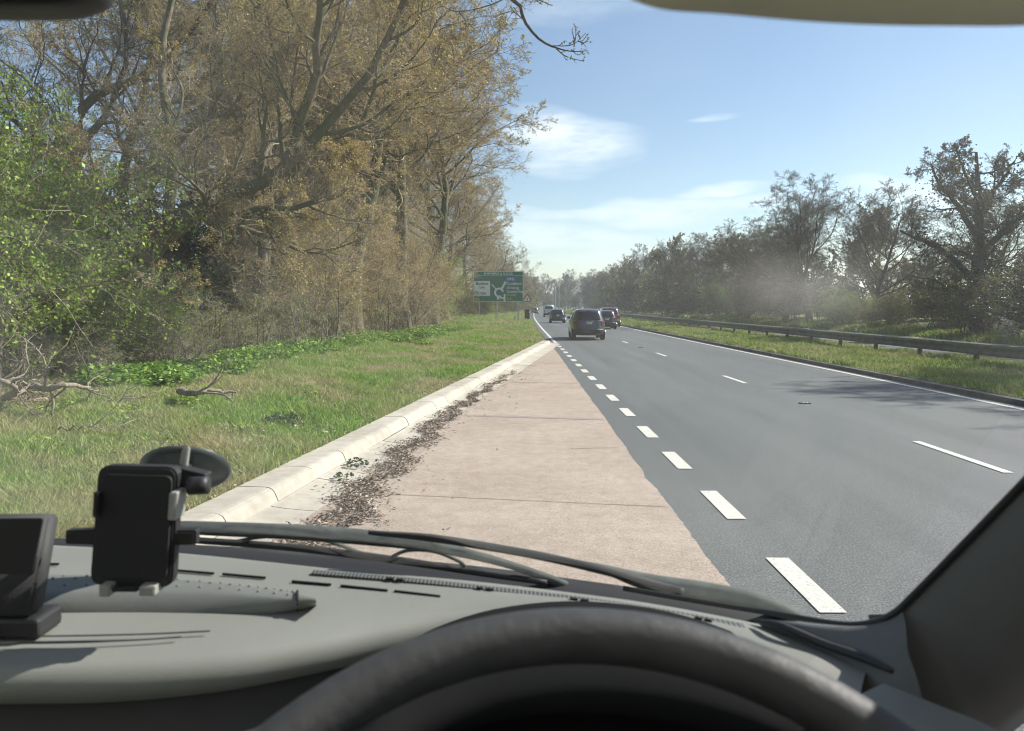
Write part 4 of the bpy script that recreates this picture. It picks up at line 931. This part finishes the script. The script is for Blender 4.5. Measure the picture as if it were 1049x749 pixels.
tube('steering_column', [tuple(wc), tuple(wc-Vector(nrm)*.15 if nrm[1] < 0 else wc+Vector((0, .12, -.15))), tuple(wc+Vector((0, .3, -.35)))], .05, 'blackp', van, 10, 14)

# windscreen: base curve swept up along the rake
glass_base = [(-500, 534), (-200, 545), (0, 552), (176, 561), (353, 577), (480, 588), (600, 602), (683, 614), (780, 629), (850, 638), (895, 641)]
gb = catmull([at(a, b, DZ-.015)+Vector((0, .015, 0)) for a, b in glass_base], 60)
gt_ = np.column_stack([gb[:, 0]*1.0+np.clip(gb[:, 0], -1, .4)*.16+.0, np.full(len(gb), .37)-.05*np.clip(np.abs(gb[:, 0]+.43), 0, 1)**2, np.full(len(gb), 2.135)])
def grow_(s):
    return gb*(1-s)+gt_*s+np.array([0, .025, .02])*4*s*(1-s)*.6
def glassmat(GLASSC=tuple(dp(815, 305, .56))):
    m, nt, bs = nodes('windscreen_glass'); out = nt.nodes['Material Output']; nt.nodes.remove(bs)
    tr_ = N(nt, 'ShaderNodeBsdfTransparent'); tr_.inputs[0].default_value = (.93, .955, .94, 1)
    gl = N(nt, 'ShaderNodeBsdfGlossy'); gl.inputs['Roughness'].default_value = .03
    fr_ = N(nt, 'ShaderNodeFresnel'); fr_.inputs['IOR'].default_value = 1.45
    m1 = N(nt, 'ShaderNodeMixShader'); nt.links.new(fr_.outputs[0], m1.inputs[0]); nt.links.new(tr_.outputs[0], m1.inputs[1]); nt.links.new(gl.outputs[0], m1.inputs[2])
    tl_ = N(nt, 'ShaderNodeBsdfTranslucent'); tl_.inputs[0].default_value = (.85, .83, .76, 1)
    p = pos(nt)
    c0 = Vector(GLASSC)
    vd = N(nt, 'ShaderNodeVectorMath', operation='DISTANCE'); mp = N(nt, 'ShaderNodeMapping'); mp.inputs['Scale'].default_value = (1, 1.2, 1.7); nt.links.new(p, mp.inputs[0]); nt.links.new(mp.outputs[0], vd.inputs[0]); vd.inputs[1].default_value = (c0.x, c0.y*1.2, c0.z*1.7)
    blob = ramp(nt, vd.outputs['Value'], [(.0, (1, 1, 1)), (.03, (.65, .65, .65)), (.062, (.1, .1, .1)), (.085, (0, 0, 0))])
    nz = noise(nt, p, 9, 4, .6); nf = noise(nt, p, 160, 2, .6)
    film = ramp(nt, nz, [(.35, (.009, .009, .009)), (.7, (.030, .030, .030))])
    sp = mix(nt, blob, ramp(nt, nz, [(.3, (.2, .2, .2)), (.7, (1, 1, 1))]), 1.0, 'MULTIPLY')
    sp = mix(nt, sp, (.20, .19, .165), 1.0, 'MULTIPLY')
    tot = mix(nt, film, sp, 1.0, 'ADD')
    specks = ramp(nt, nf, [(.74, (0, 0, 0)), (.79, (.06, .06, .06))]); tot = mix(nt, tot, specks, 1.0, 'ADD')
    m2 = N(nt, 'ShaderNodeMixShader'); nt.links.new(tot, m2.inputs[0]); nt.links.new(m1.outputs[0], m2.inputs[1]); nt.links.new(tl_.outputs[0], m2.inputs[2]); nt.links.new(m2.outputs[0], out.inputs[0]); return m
M['glass'] = glassmat()
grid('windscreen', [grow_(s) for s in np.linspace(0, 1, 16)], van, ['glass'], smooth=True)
# pillar with its seal: sweep along the screen's right edge
base = Vector(gb[-1])
edge3 = [at(640, 606, DZ-.010)+Vector((0, .01, 0)), at(720, 620, DZ-.010)+Vector((0, .01, 0)), at(800, 633, DZ-.008)+Vector((0, .01, 0)), dp(860, 639.5, .69), dp(893, 638, .665), dp(915, 629, .652), dp(935, 611, .642), dp(990, 555, .607), dp(1049, 494, .573), dp(1130, 410, .53), dp(1290, 240, .465), dp(1480, 40, .41)]
tube('windscreen_seal', [tuple(p) for p in edge3], .0032, 'seal', van, 70, 8)
E = catmull([tuple(p) for p in edge3[3:]], 40)
offs = [np.array([0, .006, -.003]), np.array([.006, -.008, -.006]), np.array([.016, -.020, -.018]), np.array([.028, -.030, -.04]), np.array([.045, -.028, -.075]), np.array([.065, -.015, -.11]), np.array([.09, .03, -.16]), np.array([.095, .10, -.16]), np.array([.06, .07, -.02])]
grid('windscreen_pillar', [E+o for o in offs], van, ['pillar'])
# sill between the pillar and the dash corner
S0 = catmull([dp(770, 634, .74), dp(810, 643, .70), dp(850, 650, .675), dp(893, 652, .65), dp(930, 668, .60)], 20); S1 = catmull([dp(790, 645, .73), dp(830, 662, .69), dp(870, 682, .65), dp(905, 694, .61), dp(950, 720, .57)], 20)
Sm = catmull([tuple(p) for p in E[:14]], 20)
grid('pillar_foot', [Sm+np.array([0, .004, -.004]), Sm*.6+S0*.4, S0, S0*.5+S1*.5+np.array([0, 0, -.002]), S1+np.array([0, 0, -.01]), S1+np.array([0, 0, -.1])], van, ['pillar'])
# cowl outside, below the glass
cw_t = [(-560, 538), (-200, 542), (0, 549), (180, 557), (330, 566), (480, 579), (600, 595), (683, 607), (780, 626), (880, 640)]
c1 = catmull([at(a, b, DZ-.03)+Vector((0, 0, 0)) for a, b in cw_t], 50); 
grid('scuttle_panel', [c1+np.array([0, .10, -.10]), c1+np.array([0, .03, -.02]), c1, c1+np.array([0, -.02, -.008]), c1+np.array([0, -.12, -.02])], van, ['rubber'])
bn = c1+np.array([0, .10, -.10]); grid('bonnet', [bn, bn+np.array([0, .25, -.12]), bn+np.array([0, .5, -.35]), bn+np.array([0, .55, -.8])], van, ['vanwhite'])
# wipers on the glass
def wd(px, py, off=.0):
    """point where a sight line meets the screen, moved off metres outward"""
    d = ray(px, py)
    for s in np.linspace(.3, 1.5, 900):
        p = EYE+d*s; i = int(np.argmin(np.abs(gb[:, 0]-p.x))); g0, g1 = gb[i], gt_[i]
        t = (p.z-g0[2])/(g1[2]-g0[2])
        if p.y >= g0[1]*(1-t)+g1[1]*t+off: return p
    return EYE+d*1.2
w1 = empty('wiper', tuple(wd(575, 604, .03)), 0, van)
o0 = Vector(w1.location)
def wtube(nm, pts, rad, mat, off, par, base, n=30, sides=10): return tube(nm, [tuple(Vector(wd(a, b, off))-base) for a, b in pts], rad, mat, par, n, sides)
wtube('wiper_arm', [(150, 538), (205, 541), (300, 545), (380, 551), (440, 558), (482, 568), (520, 578), (560, 592), (585, 603)], [.006, .0095, .0100, .0100, .0090, .0060, .0050, .0055, .007], 'wiper', .022, w1, o0)
wtube('blade', [(110, 546), (180, 552), (300, 561), (400, 573), (500, 588), (560, 597)], [.0035, .0045, .005, .005, .0045, .0035], 'rubber', .008, w1, o0)
wtube('bridge', [(230, 557), (262, 551), (292, 549), (330, 553), (372, 567)], .0024, 'wiper', .015, w1, o0); wtube('bridge', [(400, 571), (418, 564), (445, 565), (470, 575), (478, 583)], .0024, 'wiper', .015, w1, o0)
w2 = empty('wiper', tuple(wd(800, 634, .03)), 0, van); o1 = Vector(w2.location)
wtube('wiper_arm', [(590, 577), (625, 585), (662, 596), (720, 606), (775, 616), (815, 632)], [.0045, .006, .0100, .0115, .010, .010], 'wiper', .024, w2, o1)
wtube('blade', [(378, 545.5), (440, 551), (500, 560), (560, 571), (620, 585), (680, 601), (700, 606)], [.003, .0048, .005, .005, .005, .0045, .0035], 'rubber', .010, w2, o1)
wtube('bridge', [(470, 557), (520, 562), (570, 571), (610, 582)], .003, 'wiper', .016, w2, o1)

# sun visor and interior mirror
def slab(name, pts, thick, mat, parent=van):
    """closed rounded outline in 3D, given thickness along its normal"""
    P = catmull(pts+[pts[0]], len(pts)*6+1)[:-1]; c = P.mean(0); nn = np.cross(P[0]-c, P[len(P)//4]-c); nn /= np.linalg.norm(nn)
    rows = []
    for f, o in ((.0, .5), (.93, .5), (.985, .38), (1, .15), (1, -.15), (.985, -.38), (.93, -.5), (.0, -.5)): rows.append(c+(P-c)*f+nn*thick*o)
    return grid(name, rows, parent, [mat], close=True)
slab('sun_visor', [dp(585, -40, .32), dp(660, 0, .32), dp(740, 9, .32), dp(850, 18, .318), dp(960, 21, .315), dp(1080, 18, .31), dp(1200, -10, .30), dp(1200, -120, .27), dp(900, -160, .27), dp(640, -130, .27)], .014, 'visor')
slab('interior_mirror', [dp(-160, -20, .42), dp(-60, 10, .42), dp(40, 14, .42), dp(88, 8, .42), dp(108, -14, .42), dp(96, -90, .42), dp(-60, -110, .42), dp(-160, -80, .42)], .03, 'blackp')
tube('mirror_stem', [tuple(dp(-20, -60, .43)), tuple(dp(-20, -130, .47)), tuple(dp(-20, -150, .50))], .01, 'blackp', van, 8, 8)
# roof lining, doors, bulkhead, floor, seats
topg = grow_(1.0)
grid('roof_lining', [topg+np.array([0, .02, 0]), topg+np.array([0, -.10, .05]), topg*np.array([1, 0, 1])+np.array([0, -.5, .12]), topg*np.array([1, 0, 1])+np.array([0, -1.3, .12])], van, ['visor'])
XR, XL = .56, -1.42
for nm, x, s in (('driver_door', XR, 1), ('passenger_door', XL, -1)):
    bm = bmesh.new(); add_box(bm, (x+s*.03, -.10, 1.05), (.06, 1.15, .95), .015); add_box(bm, (x+s*.03, -.72, 1.85), (.06, .10, .9), .01); add_box(bm, (x+s*.03, -.2, 2.26), (.06, 1.1, .06), .01)
    d_ = bm_obj(nm, bm, van, ['dash_dark'])
    box('window_glass', (x+s*.03, -.15, 1.87), (.006, 1.05, .72), 'glass', d_)
    box('armrest', (x-s*.03, -.2, 1.28), (.07, .5, .05), 'dash_dark', d_, .015)
box('bulkhead', (-.43, -1.32, 1.45), (2.1, .05, 1.9), 'visor', van); box('cab_floor', (-.43, -.35, .55), (2.1, 2.0, .05), 'rubber', van); box('firewall', (-.43, .75, 1.0), (2.05, .05, .8), 'rubber', van)
for x in (.03, -.85):
    st = box('seat', (x, -.62, 1.10), (.5, .5, .16), 'seatcloth', van, .05); box('backrest', (x, -.92, 1.48), (.48, .14, .66), 'seatcloth', st, .05); box('headrest', (x, -.94, 1.90), (.26, .10, .18), 'seatcloth', st, .04)

# ------------------------------------------------------------------ phone holder
PH = .69
e = empty('phone_holder', tuple(dp(137, 612, PH))); tag(e, 'black phone holder with grey side clips, stuck to the windscreen above the tray', 'phone holder'); b0 = Vector(e.location)
def prism(name, pts, thick, mat, parent, base, Y, bev=.002, tilt=0):
    bm = bmesh.new(); vs = [bm.verts.new(dp(a, b, Y+tilt*(b-540)/774)-base) for a, b in pts]; f = bm.faces.new(vs)
    r_ = bmesh.ops.extrude_face_region(bm, geom=[f]); bmesh.ops.translate(bm, vec=(0, thick, 0), verts=[v_ for v_ in r_['geom'] if isinstance(v_, bmesh.types.BMVert)])
    bmesh.ops.recalc_face_normals(bm, faces=bm.faces)
    if bev: bmesh.ops.bevel(bm, geom=[ed for ed in bm.edges if ed.calc_face_angle(0) > .6], offset=bev, segments=2, affect='EDGES')
    return bm_obj(name, bm, parent, [mat])
def rrect(pts, r):
    out = []; n = len(pts)
    for i in range(n):
        p0, p1, p2 = Vector(pts[i-1]), Vector(pts[i]), Vector(pts[(i+1) % n]); a_ = p1+(p0-p1).normalized()*r; b_ = p1+(p2-p1).normalized()*r
        for t in (0, .25, .5, .75, 1): q = a_*(1-t)**2+p1*2*t*(1-t)+b_*t*t; out.append((q.x, q.y))
    return out
prism('cradle', rrect([(100, 477), (182, 479), (176, 603), (91, 600)], 13), .014, 'blackp', e, b0, PH)
prism('back_pad', rrect([(106, 486), (176, 488), (170, 594), (97, 591)], 8), .003, 'rubber', e, b0, PH-.004, 0)
prism('side_clip', rrect([(173, 505), (181, 505), (179, 534), (171, 533)], 2), .022, 'clip', e, b0, PH-.012, .001); prism('side_clip', rrect([(95.5, 504), (101, 505), (99, 531), (94, 530)], 2), .022, 'blackp', e, b0, PH-.012, .001)
prism('side_arm', rrect([(66, 544), (100, 543), (100, 559), (66, 558)], 2), .012, 'blackp', e, b0, PH+.003); prism('side_arm', rrect([(170, 544), (200, 544), (200, 559), (170, 559)], 2), .012, 'blackp', e, b0, PH+.003)
for a_ in ((101, 600, 112, 612), (142, 601, 158, 611), (114, 602, 140, 607)): prism('bottom_foot', rrect([(a_[0], a_[1]), (a_[2], a_[1]), (a_[2], a_[3]), (a_[0], a_[3])], 1.5), .02, 'clip' if a_[0] != 114 else 'blackp', e, b0, PH-.012, .001)
# ball, clamp knob, arm, suction cup
cupc = Vector(wd(191, 479, -.004)); nn = Vector((0.10, -.62, -.72)).normalized()
q = Vector((0, 0, 1)).rotation_difference(-nn).to_matrix().to_4x4()
bm = bmesh.new(); prof_ = [(.0385, 0), (.0385, -.003), (.034, -.007), (.020, -.012), (.012, -.020), (.0, -.021)]; rws = []
sc_ = (cupc-EYE).length*40/774/.0385
for r_, z_ in prof_: rws.append([tuple((Matrix.Translation(cupc) @ q @ Vector((r_*sc_*math.cos(t), r_*sc_*math.sin(t), z_)))-b0) for t in np.linspace(0, 2*np.pi, 33)[:-1]])
grid('suction_cup', rws, e, ['cup'], close=True)
prism('clamp_block', rrect([(172, 478), (210, 487), (205, 505), (176, 500)], 3), .02, 'blackp', e, b0, .70, .003)
tube('knob', [tuple(dp(194, 498, .695)-b0), tuple(dp(213, 497, .695)-b0)], .0085, 'blackp', e, 4, 10)
tube('arm', [tuple(dp(150, 530, PH+.012)-b0), tuple(dp(168, 508, .71)-b0), tuple(dp(185, 490, .715)-b0), tuple(cupc-b0)], .008, 'blackp', e, 12, 10)
prism('locking_lever', [(186, 460), (193, 458), (189, 490), (180, 488)], .006, 'clip', e, b0, .715, .001)
# ------------------------------------------------------------------ sat nav
SN = .72
e = empty('sat_nav', tuple(at(-10, 634, DZ+.006))); tag(e, 'black screen device standing on the dashboard at the far left', 'sat nav'); b0 = Vector(e.location)
Fp = [dp(-110, 527, SN), dp(50, 526, SN), dp(30, 631, SN-.03), dp(-110, 634, SN-.03)]; Bp = [dp(-104, 526, SN+.03), dp(62, 527, SN+.02), dp(44, 630, SN-.0), dp(-104, 630, SN+.0)]
bm = bmesh.new(); A_ = [bm.verts.new(p-b0) for p in Fp]; B_ = [bm.verts.new(p-b0) for p in Bp]; bm.faces.new(A_); bm.faces.new(B_[::-1])
for i in range(4): bm.faces.new((A_[i], B_[i], B_[(i+1) % 4], A_[(i+1) % 4]))
bmesh.ops.recalc_face_normals(bm, faces=bm.faces); bmesh.ops.bevel(bm, geom=list(bm.edges), offset=.003, segments=3, affect='EDGES'); bm_obj('case', bm, e, ['dash_dark'], True)
prism('screen', rrect([(-104, 532), (44, 531), (26, 622), (-104, 624)], 3), .002, 'blackp', e, b0, SN-.018, 0, tilt=0)
box('stand', tuple(dp(5, 636, SN-.01)-b0), (.09, .04, .02), 'blackp', e, .004)

# ------------------------------------------------------------------ sky, sun, haze
SUN_EL, SUN_AZ = 40, 69     # azimuth measured from the road direction towards the right
w = bpy.data.worlds.new('World'); sc.world = w; w.use_nodes = True; nt = w.node_tree; bg = nt.nodes['Background']
sky = N(nt, 'ShaderNodeTexSky', sky_type='NISHITA'); sky.sun_disc = False; sky.sun_elevation = R(SUN_EL); sky.sun_rotation = R(SUN_AZ); sky.air_density = 1.0; sky.dust_density = .25; sky.ozone_density = .7
tc = N(nt, 'ShaderNodeTexCoord'); sx = N(nt, 'ShaderNodeSeparateXYZ'); nt.links.new(tc.outputs['Generated'], sx.inputs[0])
def mth(op, a, b=None, c=None):
    n = N(nt, 'ShaderNodeMath', operation=op)
    for i, v_ in enumerate((a, b, c)):
        if v_ is None: continue
        if isinstance(v_, (int, float)): n.inputs[i].default_value = v_
        else: nt.links.new(v_, n.inputs[i])
    return n.outputs[0]
az = mth('ARCTAN2', sx.outputs[0], sx.outputs[1]); el = mth('ARCSINE', sx.outputs[2])
cb = N(nt, 'ShaderNodeCombineXYZ'); nt.links.new(mth('MULTIPLY', az, 6), cb.inputs[0]); nt.links.new(mth('MULTIPLY', el, 22), cb.inputs[1])
nz = noise(nt, cb.outputs[0], 1.6, 7, .62); nz2 = noise(nt, cb.outputs[0], .5, 3, .5)
warp = mth('MULTIPLY', mth('SUBTRACT', nz2, .5), .11)
def cloud(px, py, wx, wy, amp, tilt=0):
    d = ray(px, py).normalized(); a0 = math.atan2(d.x, d.y); e0 = math.asin(d.z)
    da = mth('SUBTRACT', mth('ADD', az, warp), a0); de = mth('SUBTRACT', mth('ADD', el, warp), e0); de = mth('ADD', de, mth('MULTIPLY', da, tilt))
    q_ = mth('ADD', mth('POWER', mth('ABSOLUTE', mth('DIVIDE', da, wx)), 2), mth('POWER', mth('ABSOLUTE', mth('DIVIDE', de, wy)), 2))
    return mth('MULTIPLY', mth('MAXIMUM', mth('SUBTRACT', 1, q_), 0), amp)
cl = None
for c_ in ((580, 145, .105, .046, .58, .12), (640, 217, .22, .016, .42, .03), (730, 203, .06, .010, .45, 0), (725, 129, .034, .006, .26, 0), (560, 238, .16, .022, .40, .05), (930, 205, .10, .018, .45, .1), (600, 8, .14, .02, .14, .05), (640, 262, .3, .02, .18, 0), (-200, 200, .2, .05, .5, 0), (1500, 150, .3, .05, .5, 0)):
    v_ = cloud(*c_); cl = v_ if cl is None else mth('MAXIMUM', cl, v_)
cl = mth('MULTIPLY', cl, mth('MAXIMUM', mth('SUBTRACT', mth('MULTIPLY', nz, 4.6), 1.15), .12))
cl = mth('MINIMUM', cl, .85)
cc = mix(nt, sky.outputs[0], (7.9, 8.5, 9.0), cl)
nt.links.new(cc, bg.inputs[0]); bg.inputs[1].default_value = .073
ld = bpy.data.lights.new('sun', 'SUN'); ld.energy = 4.2; ld.angle = R(.53); ld.color = (1, .95, .87); lo = bpy.data.objects.new('sun', ld); C.objects.link(lo)
sd_ = Vector((math.sin(R(SUN_AZ))*math.cos(R(SUN_EL)), math.cos(R(SUN_AZ))*math.cos(R(SUN_EL)), math.sin(R(SUN_EL)))); lo.rotation_euler = sd_.to_track_quat('Z', 'Y').to_euler(); lo.location = (20, 20, 30)

HAZE = True
if HAZE:
    me = bpy.data.meshes.new('haze'); bm = bmesh.new(); add_box(bm, (0, 600, 13.9), (1804, 1804, 30)); bm.to_mesh(me); bm.free()
    m = bpy.data.materials.new('haze_air'); m.use_nodes = True; nt = m.node_tree; nt.nodes.remove(nt.nodes['Principled BSDF'])
    pv = N(nt, 'ShaderNodeVolumePrincipled'); pv.inputs['Color'].default_value = (.86, .92, 1, 1); pv.inputs['Density'].default_value = .0006; pv.inputs['Anisotropy'].default_value = .3
    nt.links.new(pv.outputs[0], nt.nodes['Material Output'].inputs['Volume'])
    o = link('haze', me, None, [m]); o['kind'] = 'stuff'; o['label'] = 'thin pale air haze over the road and woods'

sc.view_settings.view_transform = 'Standard'; sc.view_settings.look = 'None'; sc.view_settings.gamma = 1; sc.view_settings.exposure = 1.06
cy = sc.cycles; cy.use_denoising = True; cy.max_bounces = 6; cy.diffuse_bounces = 2; cy.glossy_bounces = 2; cy.transparent_max_bounces = 12; cy.volume_bounces = 0
cy.filter_width = 1.1; cy.use_adaptive_sampling = True; cy.adaptive_threshold = .02; cy.sample_clamp_indirect = 6
try: cy.denoiser = 'OPENIMAGEDENOISE'; cy.denoising_prefilter = 'ACCURATE'
except Exception: pass
